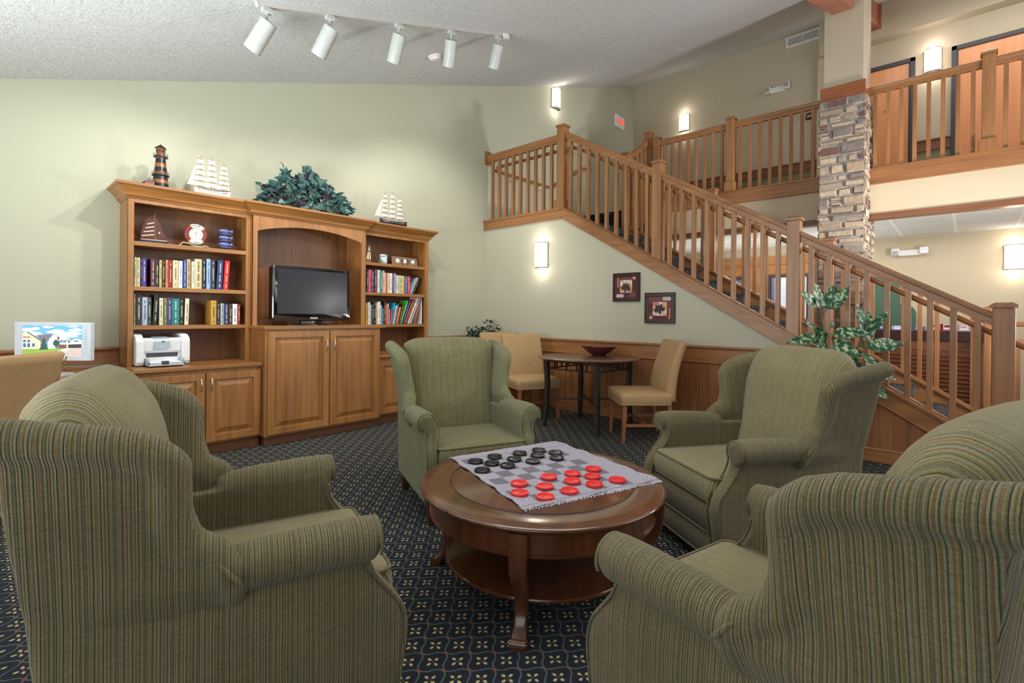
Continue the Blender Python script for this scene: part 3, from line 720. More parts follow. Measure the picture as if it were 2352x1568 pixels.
def unit(name, label, y0, y1, xf, xb, ctop, shelves, ox, toe_x):
    t = thing(name, label, 'bookcase', (XA, (y0+y1)/2, 0))
    zs = ctop
    for a, b, n_ in ((y0, y0+.02, 'side_panel'), (y1-.02, y1, 'side_panel')):
        m = MB(); m.box((XA+.002, a, zs), (xf-.001, b, 2.15)); m.build(n_, CAB, t, world=True)
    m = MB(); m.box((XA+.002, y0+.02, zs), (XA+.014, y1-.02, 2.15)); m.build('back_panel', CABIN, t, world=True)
    m = MB(); m.box((XA+.002, y0+.001, 2.13), (xf-.003, y1-.001, 2.15)); m.box((XA+.002, y0, 2.235), (xf+.05, y1, 2.25)); m.build('top_panel', CAB, t, world=True)
    for z in shelves:
        m = MB(); m.box((XA+.014, y0+.02, z-.032), (xf-.022, y1-.02, z), .003); m.box((xf-.026, y0+.02, z-.034), (xf-.004, y1-.02, z+.001), .003); m.build('shelf', CABH, t, world=True)
    return t
# --- left
UL = unit('bookcase_unit', 'left maple bookcase unit holding books, nautical ornaments and the printer', .847, 1.779, -5.0, -4.72, .766, (1.79, 1.42, 1.10), 0, 0)
m = MB(); m.box((-5.02, .847, .766), (-5.0, .887, 2.15), .002); m.box((-5.02, 1.74, .766), (-5.0, 1.779, 2.15), .002); m.box((-5.02, .887, 2.105), (-5.0, 1.74, 2.15)); m.build('face_frame', CAB, UL, world=True)
m = MB(); m.sweep(CROWN, [((XA+.002, .847, 0), (0, -1)), ((-5.0, .847, 0), (1, -1)), ((-5.0, 1.779, 0), (1, 0))]); m.build('crown_moulding', CABH, UL, world=True)
m = MB(); m.box((XA+.002, .85, .10), (-4.72, 1.779, .735)); m.build('base_cabinet', CAB, UL, world=True)
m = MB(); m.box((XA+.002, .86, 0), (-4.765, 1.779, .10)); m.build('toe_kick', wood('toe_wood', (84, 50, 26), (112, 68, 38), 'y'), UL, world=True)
m = MB(); m.box((XA+.002, .83, .735), (-4.685, 1.779, .766), .004); m.build('countertop', CABH, UL, world=True)
cab_door(UL, .872, 1.322, .115, .70, -4.72, 1.29, .605); cab_door(UL, 1.334, 1.77, .115, .70, -4.72, 1.368, .605)
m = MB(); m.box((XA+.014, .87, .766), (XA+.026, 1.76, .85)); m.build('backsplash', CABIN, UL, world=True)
# --- centre
UC = unit('media_cabinet', 'centre maple media cabinet with arched opening, taller base and two doors', 1.7805, 2.961, -4.95, -4.65, 1.09, (), 0, 0)
m = MB(); m.box((-4.97, 1.7805, 1.09), (-4.95, 1.822, 2.15)); m.box((-4.97, 2.917, 1.09), (-4.95, 2.961, 2.15))
n = 24; y0, y1 = 1.822, 2.917
for i in range(n):
    a, b = i/n, (i+1)/n
    za, zb = (1.99+.085*math.sin(PI*a)**.8 if 0 < a < 1 else 1.99), (1.99+.085*math.sin(PI*b)**.8 if b < 1 else 1.99)
    m.prism([(y0+(y1-y0)*a, za), (y0+(y1-y0)*b, zb), (y0+(y1-y0)*b, 2.15), (y0+(y1-y0)*a, 2.15)], 'x', -4.97, -4.95)
m.build('arched_frame', CAB, UC, world=True)
m = MB(); m.sweep(CROWN, [((-5.02, 1.7805, 0), (0, -1)), ((-4.95, 1.7805, 0), (1, -1)), ((-4.95, 2.961, 0), (1, 1)), ((-5.02, 2.961, 0), (0, 1))]); m.build('crown_moulding', CABH, UC, world=True)
m = MB(); m.box((XA+.002, 1.782, .09), (-4.65, 2.969, 1.062)); m.build('base_cabinet', CAB, UC, world=True)
m = MB(); m.box((XA+.002, 1.80, 0), (-4.70, 2.95, .09)); m.build('toe_kick', MATS['toe_wood'], UC, world=True)
m = MB(); m.box((XA+.002, 1.765, 1.062), (-4.62, 3.02, 1.092), .004); m.build('countertop', CABH, UC, world=True)
cab_door(UC, 1.805, 2.385, .105, 1.045, -4.65, 2.352, .90); cab_door(UC, 2.397, 2.955, .105, 1.045, -4.65, 2.432, .90)
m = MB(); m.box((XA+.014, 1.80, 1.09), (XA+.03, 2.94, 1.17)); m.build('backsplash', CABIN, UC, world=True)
# --- right
UR = unit('bookcase_unit', 'right maple bookcase unit with mug, crab plaque and leaning paperbacks', 2.962, 3.88, -5.0, -4.72, .766, (1.80, 1.457, 1.09), 0, 0)
m = MB(); m.box((-5.02, 2.962, .766), (-5.0, 3.0, 2.15)); m.box((-5.02, 3.832, .766), (-5.0, 3.88, 2.15)); m.box((-5.02, 3.0, 2.105), (-5.0, 3.832, 2.15)); m.build('face_frame', CAB, UR, world=True)
m = MB(); m.sweep(CROWN, [((-5.0, 2.962, 0), (1, 0)), ((-5.0, 3.88, 0), (1, 1)), ((XA+.002, 3.88, 0), (0, 1))]); m.build('crown_moulding', CABH, UR, world=True)
m = MB(); m.box((XA+.002, 2.97, .10), (-4.72, 3.87, .735)); m.build('base_cabinet', CAB, UR, world=True)
m = MB(); m.box((XA+.002, 2.97, 0), (-4.765, 3.86, .10)); m.build('toe_kick', MATS['toe_wood'], UR, world=True)
m = MB(); m.box((XA+.002, 2.97, .735), (-4.685, 3.89, .766), .004); m.build('countertop', CABH, UR, world=True)
cab_door(UR, 2.985, 3.415, .115, .70, -4.72, 3.38, .605); cab_door(UR, 3.427, 3.86, .115, .70, -4.72, 3.46, .605)

# ------------------------------------------------------------------ books
PAGE = plain('book_pages', (226, 218, 196), .9)
BC = {'cream': (226, 220, 184), 'ivory': (216, 212, 176), 'black': (30, 30, 34), 'violet': (72, 48, 140), 'maroon': (92, 42, 56), 'ochre': (200, 178, 110), 'charcoal': (48, 52, 60),
      'orange': (226, 120, 60), 'dark red': (128, 28, 34), 'beige': (222, 196, 154), 'white': (228, 226, 224), 'blue': (40, 84, 170), 'tan': (186, 156, 108), 'khaki': (196, 188, 148),
      'sky blue': (140, 176, 220), 'navy': (46, 56, 104), 'red': (206, 42, 48), 'pale blue': (170, 182, 204), 'dark green': (34, 62, 50), 'olive': (110, 110, 60), 'indigo': (66, 60, 120),
      'teal': (20, 128, 128), 'rainbow orange': (196, 150, 60), 'pink': (222, 82, 104), 'lavender': (178, 164, 204), 'rose beige': (206, 164, 150), 'silver': (168, 180, 184), 'pale green': (184, 190, 160),
      'yellow': (232, 182, 64), 'crimson': (202, 50, 84), 'peach': (228, 172, 130), 'cyan': (40, 164, 214), 'green': (84, 190, 50), 'brown': (70, 44, 34)}
def bm_(c): return plain('cover_'+c.replace(' ', '_'), BC[c], .4)
used_labels = {}
def book(c, y0, y1, z0, z1, shelf, grp, lab, lean=0.0, depth=.16, band=None, tip=None):
    w_ = max(y1-y0, .006); h = z1-z0
    m = MB(); t_ = min(.003, w_*.2)
    # local: spine at x=0 facing +x, books goes to -x
    m.box((-depth, -w_/2, 0), (0, -w_/2+t_, h)); m.box((-depth, w_/2-t_, 0), (0, w_/2, h))
    m.rings([[V((-.004, -w_/2, z)), V((.0, -w_/2, z)), V((.0035, -w_/4, z)), V((.0045, 0, z)), V((.0035, w_/4, z)), V((.0, w_/2, z)), V((-.004, w_/2, z))] for z in (0, h)])
    m.mi = 1; m.box((-depth+.004, -w_/2+t_, .004), (-.004, w_/2-t_, h-.004))
    m.mi = 2; rnd = random.Random(int(y0*1e4))
    bw = w_*.24; zz = h*.12
    segs = rnd.choice([[(.14, .34), (.42, .80)], [(.10, .16), (.30, .74), (.86, .93)], [(.2, .7), (.78, .9)], [(.08, .2), (.28, .5), (.58, .92)]])
    for a, b in segs:
        k = a*h
        while k < b*h-.004:
            l = rnd.uniform(.003, .008); bb = bw*rnd.uniform(.6, 1)
            m.box((.0035, -bb/2, k), (.0056, bb/2, min(k+l, b*h))); k += l+.003
    mats = [bm_(c), PAGE, bm_(band or ('black' if sum(BC[c]) > 380 else 'ivory'))]
    o = m.build('book', mats)
    o.location = (-5.045, (y0+y1)/2, z0+.0006); o.rotation_euler = (-lean, 0, 0)
    if lean: o.location.y += 0; o.location.z += abs(math.sin(lean))*w_/2
    tag(o, lab, 'book', grp); return o
def shelf_row(rows, z0, where, grp, leans=None):
    cols = [r[3] for r in rows]; seen = {}
    for i, r in enumerate(rows):
        y0, y1, zt, c = r[:4]; lean = r[4] if len(r) > 4 else 0
        th = 'thick ' if y1-y0 > .04 else ('thin ' if y1-y0 < .02 else '')
        if i == 0: lab = f'{th}{c} book at left end of {where}, before {cols[1]} one'
        elif i == len(rows)-1: lab = f'{th}{c} book at right end of {where}, after {cols[-2]} one'
        else: lab = f'{th}{c} book between {cols[i-1]} and {cols[i+1]} ones on {where}'
        k = seen.get(lab, 0); seen[lab] = k+1
        if k: lab = lab.replace('book', 'book, nearer the right end,', 1)
        book(c, y0, y1, z0, zt, where, grp, lab, lean)
L2 = [(.898, .911, 1.661, 'cream'), (.913, .937, 1.659, 'ivory'), (.940, .948, 1.658, 'black'), (.950, .981, 1.658, 'violet'), (1.011, 1.040, 1.658, 'maroon'), (1.042, 1.068, 1.657, 'black'), (1.070, 1.087, 1.652, 'ochre'),
      (1.089, 1.111, 1.659, 'black'), (1.114, 1.134, 1.658, 'orange'), (1.137, 1.164, 1.658, 'dark red'), (1.166, 1.207, 1.659, 'beige'), (1.210, 1.238, 1.657, 'white'), (1.246, 1.268, 1.668, 'blue'), (1.271, 1.300, 1.677, 'tan'),
      (1.306, 1.331, 1.660, 'cream'), (1.332, 1.386, 1.685, 'khaki'), (1.390, 1.419, 1.689, 'black'), (1.423, 1.455, 1.693, 'sky blue'), (1.458, 1.494, 1.686, 'charcoal'), (1.503, 1.551, 1.687, 'navy', .04), (1.560, 1.600, 1.688, 'red', .06)]
L3 = [(.898, .906, 1.359, 'cream'), (.909, .952, 1.349, 'charcoal'), (.954, .989, 1.334, 'pale blue'), (.990, 1.018, 1.335, 'dark green'), (1.024, 1.058, 1.357, 'black', .05), (1.072, 1.099, 1.33, 'ivory'), (1.103, 1.128, 1.333, 'olive'),
      (1.130, 1.162, 1.336, 'indigo'), (1.163, 1.216, 1.329, 'teal'), (1.217, 1.251, 1.333, 'black'), (1.255, 1.285, 1.332, 'cream', .03)]
L3b = [(1.460, 1.506, 1.320, 'rainbow orange'), (1.510, 1.537, 1.296, 'black'), (1.540, 1.567, 1.295, 'silver'), (1.570, 1.607, 1.292, 'navy'), (1.611, 1.638, 1.289, 'brown'), (1.641, 1.681, 1.292, 'white'), (1.684, 1.708, 1.290, 'dark red')]
RB = [(3.037, 3.060, 1.700, 'charcoal'), (3.063, 3.097, 1.716, 'pink'), (3.100, 3.132, 1.716, 'navy'), (3.141, 3.171, 1.725, 'maroon'), (3.174, 3.183, 1.726, 'lavender'), (3.186, 3.211, 1.723, 'cream'), (3.213, 3.247, 1.719, 'teal'),
      (3.248, 3.275, 1.717, 'rose beige'), (3.277, 3.289, 1.696, 'cream'), (3.291, 3.309, 1.697, 'red'), (3.316, 3.352, 1.695, 'beige'), (3.354, 3.382, 1.695, 'white'), (3.386, 3.408, 1.697, 'navy'), (3.410, 3.433, 1.696, 'lavender'),
      (3.439, 3.477, 1.676, 'ivory'), (3.481, 3.518, 1.676, 'pale green'), (3.520, 3.553, 1.673, 'yellow'), (3.557, 3.596, 1.673, 'blue'), (3.600, 3.638, 1.674, 'crimson'), (3.648, 3.662, 1.660, 'silver', .46), (3.674, 3.690, 1.645, 'black', .46)]
RC = [(3.034, 3.050, 1.334, 'yellow'), (3.052, 3.063, 1.331, 'tan'), (3.064, 3.088, 1.344, 'white'), (3.090, 3.106, 1.316, 'silver'), (3.109, 3.138, 1.329, 'black'), (3.140, 3.167, 1.346, 'dark green'), (3.169, 3.186, 1.334, 'peach'),
      (3.188, 3.224, 1.352, 'white'), (3.227, 3.243, 1.315, 'lavender'), (3.246, 3.265, 1.283, 'teal'), (3.270, 3.289, 1.356, 'black'), (3.292, 3.310, 1.333, 'red'), (3.315, 3.338, 1.334, 'tan'), (3.342, 3.354, 1.268, 'lavender'), (3.358, 3.374, 1.26, 'red', .10),
      (3.378, 3.388, 1.345, 'cyan', .16), (3.402, 3.414, 1.312, 'white', .19), (3.420, 3.430, 1.336, 'teal', .20), (3.440, 3.466, 1.29, 'orange', .24), (3.475, 3.492, 1.325, 'brown', .26), (3.502, 3.516, 1.372, 'green', .34), (3.530, 3.542, 1.382, 'blue', .37),
      (3.557, 3.571, 1.39, 'red', .41), (3.586, 3.595, 1.36, 'olive', .40), (3.610, 3.626, 1.402, 'white', .42), (3.645, 3.660, 1.41, 'peach', .40), (3.675, 3.689, 1.412, 'blue', .37), (3.704, 3.712, 1.33, 'orange', .34)]
def lean_fix(rows, z0):
    o = []
    for r in rows:
        if len(r) > 4: r = (r[0], r[1], z0+(r[2]-z0)/math.cos(r[4]), r[3], r[4])
        o.append(r)
    return o
shelf_row(lean_fix(L2, 1.42), 1.421, 'left bookcase middle shelf', 'books on the left bookcase middle shelf')
shelf_row(L3, 1.101, 'left bookcase lower shelf', 'books on the left bookcase lower shelf')
shelf_row(L3b, 1.101, 'left bookcase lower shelf group', 'books at the right of the left bookcase lower shelf')
shelf_row(lean_fix(RB, 1.457), 1.458, 'right bookcase middle shelf', 'books on the right bookcase middle shelf')
shelf_row(lean_fix(RC, 1.09), 1.091, 'right bookcase lower shelf', 'books on the right bookcase lower shelf')
m = MB(); m.box((-5.28, 3.812, 1.0915), (-5.05, 3.826, 1.44), .003); m.box((-5.28, 3.80, 1.0915), (-5.05, 3.812, 1.10)); m.box((-5.28, 3.80, 1.10), (-5.27, 3.812, 1.43))
tag(m.build('ring_binder', M_WHITE), 'tall white ring binder at right end of right bookcase lower shelf', 'binder')

# ------------------------------------------------------------------ television
M_BLACKG = plain('gloss_black', (14, 14, 17), .08, coat=1.0)
M_SCREEN = plain('tv_screen', (17, 15, 22), .16); M_SCREEN.node_tree.nodes['Principled BSDF'].inputs['Specular IOR Level'].default_value = .28
tv = thing('television', 'black flat television standing in the arched opening', 'television', (-4.93, 2.33, 1.093))
def yzslab(m, x0, x1, y0, y1, z0, z1, r, b=.006):
    def ring(x, e): return [V((x, a, c)) for a, c in rrect((y1-y0)/2-e, (z1-z0)/2-e, r, 5, (y0+y1)/2, (z0+z1)/2)]
    m.rings([ring(x0, b*2), ring(x0+b, 0), ring(x1-b, 0), ring(x1, b)])
m = MB(); yzslab(m, -4.95, -4.85, 1.925, 2.73, 1.135, 1.672, .03, .008); m.build('casing', M_BLACKG, tv, world=True, auto=40)
m = MB(); m.box((-4.853, 1.968, 1.205), (-4.848, 2.69, 1.638)); m.build('screen', M_SCREEN, tv, world=True)
m = MB(); m.lathe([(0, 0), (.13, 0), (.13, .006), (.12, .012), (0, .014)], c=(-4.93, 2.33, 1.0925), n=32, sx=.75, sy=1.9); m.box((-4.945, 2.22, 1.10), (-4.90, 2.44, 1.15), .006); m.build('stand', M_BLACKG, tv, world=True, auto=40)
text_mesh('PHILIPS', .024, .0008, 'brand_lettering', plain('tv_text', (206, 206, 210), .4), tv, (-4.8495, 2.33, 1.163), (0, 1, 0), (0, 0, 1), 2.5)
m = MB(); m.tube([(-4.98, 1.95, 1.16), (-4.92, 1.92, 1.105), (-4.88, 1.97, 1.097), (-4.90, 2.08, 1.097), (-5.0, 2.2, 1.097)], .003, 6); m.tube([(-4.98, 2.64, 1.15), (-4.92, 2.62, 1.10), (-4.9, 2.56, 1.097), (-4.95, 2.5, 1.11), (-5.0, 2.45, 1.15)], .003, 6); m.build('cables', M_BLACKG, tv, world=True, auto=40)

# ------------------------------------------------------------------ printer
pr = thing('printer', 'white laser printer with open paper tray on left bookcase counter', 'printer', (-5.05, 1.08, .767))
M_PW = plain('printer_white', (226, 228, 228), .4); M_PG = plain('printer_dark', (62, 66, 74), .4)
prof = [(-5.24, .772), (-4.93, .772), (-4.915, .80), (-4.915, .955), (-4.93, .985), (-4.99, 1.012), (-5.10, 1.02), (-5.24, 1.0)]
m = MB()
for a, b in ((.89, .945), (1.205, 1.268)):
    m = MB(); m.rings([[V((x, y, z)) for x, z in prof] for y in (a, b)])
    m.build('side_cover', M_PW, pr, world=True, bev=.008)
m = MB(); m.rings([[V((x, y, z)) for x, z in [(-5.22, .78), (-4.955, .78), (-4.955, .865), (-4.935, .885), (-4.925, .97), (-4.95, .985), (-5.0, .985), (-5.10, .96), (-5.22, .99)]] for y in (.945, 1.205)]); m.build('body', M_PW, pr, world=True, bev=.004)
m = MB(); m.box((-4.957, .965, .835), (-4.951, 1.185, .88)); m.box((-5.19, .96, .965), (-4.99, 1.19, .99)); m.build('slot', M_PG, pr, world=True)
m = MB(); m.prism([(-5.04, .985), (-4.94, .985), (-4.90, .90), (-4.905, .90), (-4.945, .99), (-5.04, .995)], 'y', 1.01, 1.12); m.build('output_flap', plain('smoke_plastic', (150, 164, 172), .15), pr, world=True)
m = MB(); m.box((-4.95, .952, .775), (-4.80, 1.198, .785), .002); m.box((-4.95, .952, .785), (-4.80, .958, .83)); m.box((-4.95, 1.192, .785), (-4.80, 1.198, .83)); m.box((-4.806, .952, .785), (-4.80, 1.198, .80)); tr_ = m.build('paper_tray', plain('tray_plastic', (176, 186, 194), .2), pr, world=True)
m = MB(); m.box((-4.96, .965, .786), (-4.812, 1.185, .803)); m.build('paper', plain('paper_white', (238, 238, 244), .8), tr_, world=True)
m = MB(); m.box((-4.82, 1.04, .785), (-4.796, 1.09, .812), .003); m.build('paper_guide', M_PG, tr_, world=True)
m = MB(); m.lathe([(0, 0), (.012, 0), (.012, .003), (0, .004)], n=20, m=Matrix.Translation((-4.926, 1.075, .955)) @ Matrix.Rotation(PI/2, 4, 'Y')); m.build('logo_badge', plain('badge_grey', (150, 154, 164), .4), pr, world=True)
text_mesh('hp', .014, .0006, 'logo_lettering', M_PG, pr, (-4.9215, 1.075, .956), (0, 1, 0), (0, 0, 1), 2)

pr.scale = (1, 1, 1.05)
# ------------------------------------------------------------------ ornaments on the bookcase
COP = plain('lighthouse_copper', (140, 90, 60), .4, .3); DKM = plain('lighthouse_dark', (38, 40, 46), .35, .4)
lh = thing('lighthouse_model', 'dark and copper banded lighthouse model standing on the left bookcase', 'ornament', (-5.0, 1.063, 2.253))
H = .365
def lr(z): return .060-.030*min(z/.29, 1)
zb = [0, .035, .065, .10, .135, .17, .205, .245, .285]
m = MB(); m.mi = 0
for i in range(8):
    m.mi = i % 2; m.lathe([(lr(zb[i]), zb[i]), (lr(zb[i+1]), zb[i+1])], n=28)
m.build('tower', [DKM, COP], lh, auto=40)
for z, r in ((.10, .062), (.255, .052)):
    m = MB(); m.lathe([(0, z), (r, z), (r, z+.006), (0, z+.006)], n=28)
    g = m.build('gallery', DKM, lh, auto=40)
    m = MB(); P_ = [(r*.96*math.cos(2*PI*i/24), r*.96*math.sin(2*PI*i/24), z+.028) for i in range(24)]
    m.tube(P_, .0014, 5, closed=True); P2 = [(a, b, c-.012) for a, b, c in P_]; m.tube(P2, .001, 5, closed=True)
    for i in range(0, 24, 3): m.tube([(P_[i][0], P_[i][1], z+.004), P_[i]], .0014, 5)
    m.build('gallery_rail', DKM, g)
m = MB(); m.lathe([(0, .285), (.031, .285), (.031, .33), (0, .33)], n=8); m.build('lantern_room', COP, lh)
m = MB()
for i in range(8):
    a = 2*PI*(i+.5)/8; m.box((-.001, -.007, .298), (.003, .007, .318), m=Matrix.Rotation(a, 4, 'Z') @ Matrix.Translation((.0285, 0, 0)))
m.build('lantern_windows', DKM, lh)
m = MB(); m.lathe([(0, .33), (.044, .33), (.040, .336), (.006, .362), (0, .368)], n=8); m.build('roof', DKM, lh)
for z in (.15, .215):
    for dy in (-.5, .35):
        m = MB(); r = lr(z); M_ = Matrix.Rotation(dy, 4, 'Z') @ Matrix.Translation((r-.001, 0, z)); m.box((0, -.008, -.012), (.004, .008, .012), m=M_); m.build('window', DKM, lh)
m = MB(); m.box((-.02, -.115, 0), (.045, -.05, .028)); m.build('cottage', COP, lh)
m = MB(); m.prism([(-.122, .026), (-.083, .058), (-.044, .026)], 'x', -.026, .05); m.build('cottage_roof', plain('roof_brown', (92, 70, 72), .5), lh)

SAILW = plain('sail_cloth', (190, 186, 176), .8); MAST = plain('mast_wood', (150, 104, 66), .5); RIG = plain('rigging', (96, 84, 70), .8)
def ship(label, yc, L, H, hullm, trimm, masts, rows, wd, group, xc=-4.985):
    t = thing('model_ship', label, 'ornament', (xc, yc, 2.253))
    # local: bow towards -y
    m = MB(); R = []
    hh = H*.13
    for i in range(15):
        u = i/14; y = -L*.36+L*.80*u
        w_ = .024*(math.sin(PI*min(u*1.0+.04, .93))**.5 if u < .93 else .45) if u > 0 else .003
        sheer = hh*(1+.35*(abs(u-.45)*2)**2)
        R.append([V((w_*k*1.0, y, z*sheer)) for k, z in ((0, .02), (.6, .15), (.95, .55), (1.05, 1), (-1.05, 1), (-.95, .55), (-.6, .15))])
    m.rings(R); m.build('hull', hullm, t, auto=40)
    m = MB()
    for sx in (1, -1):
        m.tube([V((sx*(r[3].x+.001), r[3].y, r[3].z)) for r in R][1:], .0022, 5)
        for i in range(2, 13): m.box((sx*(R[i][3].x)-.0015, R[i][3].y-.003, hh*.62), (sx*(R[i][3].x)+.0015, R[i][3].y+.003, hh*.62+.006))
    m.build('gunwale', trimm, t)
    m = MB(); m.box((-.018, -L*.30, hh*.85), (.018, L*.38, hh*.98)); m.build('deck', MAST, t)
    for k, u in enumerate(masts):
        y = -L*.36+L*.80*u; mh = H*(.97, 1.0, .9)[k % 3]
        m = MB(); m.tube([(0, y, hh*.5), (0, y+.006, mh)], [.0035, .0016], 6)
        n_ = rows; z0 = hh*1.35
        zs_ = [z0+(mh*.92-z0)*i/n_ for i in range(n_+1)]
        for i in range(n_+1): m.tube([(.01, y-wd*(1-.11*i)*.5, zs_[i]), (.01, y+wd*(1-.11*i)*.5, zs_[i])], .0018, 5)
        mo = m.build('mast', MAST, t)
        for i in range(n_):
            m = MB(); w0, w1 = wd*(1-.11*i)*.48, wd*(1-.11*(i+1))*.48
            G = []
            for b in range(7):
                v = b/6; z = zs_[i]+.002+(zs_[i+1]-zs_[i]-.004)*v; w_ = w0+(w1-w0)*v
                G.append([V((.012+.016*math.sin(PI*v)*math.cos((a/6-.5)*2.4)-.001, y+w_*(a/3-1), z+(0.006*math.sin(PI*a/6) if b == 0 else 0))) for a in range(7)])
            F_ = [g+[p+V((-.0016, 0, 0)) for p in g[::-1]] for g in G]
            m.rings(F_); m.build('sail', SAILW, t, auto=50)
    yb = -L*.36
    m = MB(); m.tube([(0, yb+.03, hh), (0, yb-L*.16, hh*1.75+.01)], .0025, 6); m.build('bowsprit', MAST, t)
    for k, (f0, f1) in enumerate(((.16, .62), (.08, .40), (.02, .30))):
        y0 = -L*.36+L*.80*masts[0]-.012-k*.004
        m = MB(); a, b, c = V((0, yb-L*f0, hh*1.6-.006*k)), V((0, y0-.01-.02*k, H*(.82-.14*k))), V((.006, y0-.028-.012*k, hh*1.7))
        o_ = V((.0016, 0, 0)); m.rings([[a, b, c], [a+o_, b+o_, c+o_]]); m.build('jib', SAILW, t)
    m = MB()
    tips = [V((0, -L*.36+L*.80*u+.006, H*(.97, 1.0, .9)[k % 3])) for k, u in enumerate(masts)]
    seq = [V((0, yb-L*.16, hh*1.75+.01))]+tips+[V((0, L*.44, hh*1.5))]
    for a, b in zip(seq, seq[1:]): m.tube([a, b], .0008, 4)
    for tp in tips:
        for s in (-1, 1): m.tube([tp*.8+V((0, tp.y*.2, 0)), V((s*.02, tp.y+.02, hh))], .0007, 4)
    m.build('rigging', RIG, t)
    return t
ship('white-hulled model tall ship between the lighthouse and the ivy', 1.435, .355, .345, plain('hull_white', (226, 222, 214), .5), plain('hull_dots', (40, 44, 56), .5), (.14, .46, .80), 5, .105, None)
ship('dark blue-hulled model tall ship on top of the right bookcase', 3.33, .46, .385, plain('hull_navy', (24, 32, 56), .25), plain('hull_trim', (212, 204, 170), .5), (.16, .44, .72), 5, .100, None)

# ivy arrangement
def leaf_mat(name, a, b, c=None):
    m, nt, bs = newmat(name); g = nt.nodes.new('ShaderNodeNewGeometry')
    st_ = [(0.0, lin(a)), (0.6, lin(b))]+([(0.85, lin(c))] if c else [])
    col = ramp(nt, g.outputs['Random Per Island'], st_, 'CONSTANT' if c else 'LINEAR')
    f = noise(nt, texco(nt), 60, 3)
    nt.links.new(mix(nt, 1.0, col, ramp(nt, f, [(.35, (.7, .7, .7, 1)), (.65, (1.25, 1.25, 1.25, 1))]), 'MULTIPLY'), bs.inputs['Base Color'])
    bs.inputs['Roughness'].default_value = .5; return m
IVY = leaf_mat('ivy_leaf', (92, 128, 122), (64, 98, 92), (58, 44, 62))
def leaf(mb, base, d, size, roll, shape='ivy', bend=.25, wid=1.0):
    d = V(d).normalized(); up = V((0, 0, 1)); side = d.cross(up)
    if side.length < .1: side = V((1, 0, 0))
    side.normalize(); nrm = side.cross(d).normalized()
    q = Matrix.Rotation(roll, 3, d); side = q @ side; nrm = q @ nrm
    if shape == 'ivy': out = [(0, 0), (.34, -.12), (.52, .22), (.34, .42), (.30, .62), (0, 1.0), (-.30, .62), (-.34, .42), (-.52, .22), (-.34, -.12)]
    else: out = [(0, 0), (.14, .12), (.24, .35), (.25, .55), (.16, .8), (0, 1.0), (-.16, .8), (-.25, .55), (-.24, .35), (-.14, .12)]
    def P(u, v, k=0): return V(base)+side*u*size*wid+d*v*size+nrm*(-bend*size*v*v+.22*abs(u)*size+k)
    t_ = .0012
    top = [mb.b.verts.new(P(u, v, t_)) for u, v in out]; bot = [mb.b.verts.new(P(u, v)) for u, v in out]
    mid = [mb.b.verts.new(P(0, v, t_)) for v in (.25, .5, .75)]; mb_ = [mb.b.verts.new(P(0, v)) for v in (.25, .5, .75)]
    for L_, Md, rev in ((top, mid, 0), (bot, mb_, 1)):
        Fs = [[L_[0], L_[1], Md[0]], [L_[1], L_[2], Md[0]], [L_[2], L_[3], Md[1], Md[0]], [L_[3], L_[4], Md[2], Md[1]], [L_[4], L_[5], Md[2]],
              [L_[5], L_[6], Md[2]], [L_[6], L_[7], Md[1], Md[2]], [L_[7], L_[8], Md[0], Md[1]], [L_[8], L_[9], Md[0]], [L_[9], L_[0], Md[0]]]
        for f_ in Fs: mb.face(f_[::-1] if rev else f_)
    for i in range(10): mb.face([top[i], top[(i+1) % 10], bot[(i+1) % 10], bot[i]])
iv = thing('ivy_arrangement', 'silk ivy arrangement with blue-green and purple leaves on the media cabinet', 'plant', (-5.03, 2.33, 2.253))
rnd = random.Random(11)
m = MB(); stems = MB()
for i in range(520):
    u = rnd.uniform(-1, 1); y = u*.44
    if u < 0: env = .10+.27*max(0, 1-abs(u+.10)*1.0)**.8+(.08 if -.6 < u < -.45 else 0)
    else: env = .13+.30*(1-u)**1.0
    z = rnd.uniform(.0, 1)**.75*env; x = rnd.uniform(-.14, .15)*(1-.45*z/max(env, .1))
    d = V((x*2.5+rnd.uniform(-.4, .7), u*.8+rnd.uniform(-.6, .6), rnd.uniform(-.35, .8)+z))
    leaf(m, (x, y, max(z, .012)), d, rnd.uniform(.05, .092), rnd.uniform(-.9, .9))
for (y0, z0, y1, z1) in ((-.1, .15, -.26, .40), (.02, .2, .02, .45), (-.2, .08, -.47, .19), (.2, .1, .42, .22), (.3, .05, .47, .06)):
    stems.tube([(0, y0*.5, .02), (.02, (y0+y1)/2, (z0+z1)/2), (.03, y1, z1)], .0025, 5)
    for k in range(9):
        f = k/8; y = y0+(y1-y0)*f; z = z0+(z1-z0)*f
        leaf(m, (.03+rnd.uniform(-.02, .03), y, z), (rnd.uniform(-.3, .8), (y1-y0)*2+rnd.uniform(-.8, .8), rnd.uniform(-.1, .9)), rnd.uniform(.04, .075), rnd.uniform(-1, 1))
m.build('leaves', IVY, iv); stems.build('stems', RIG, iv)

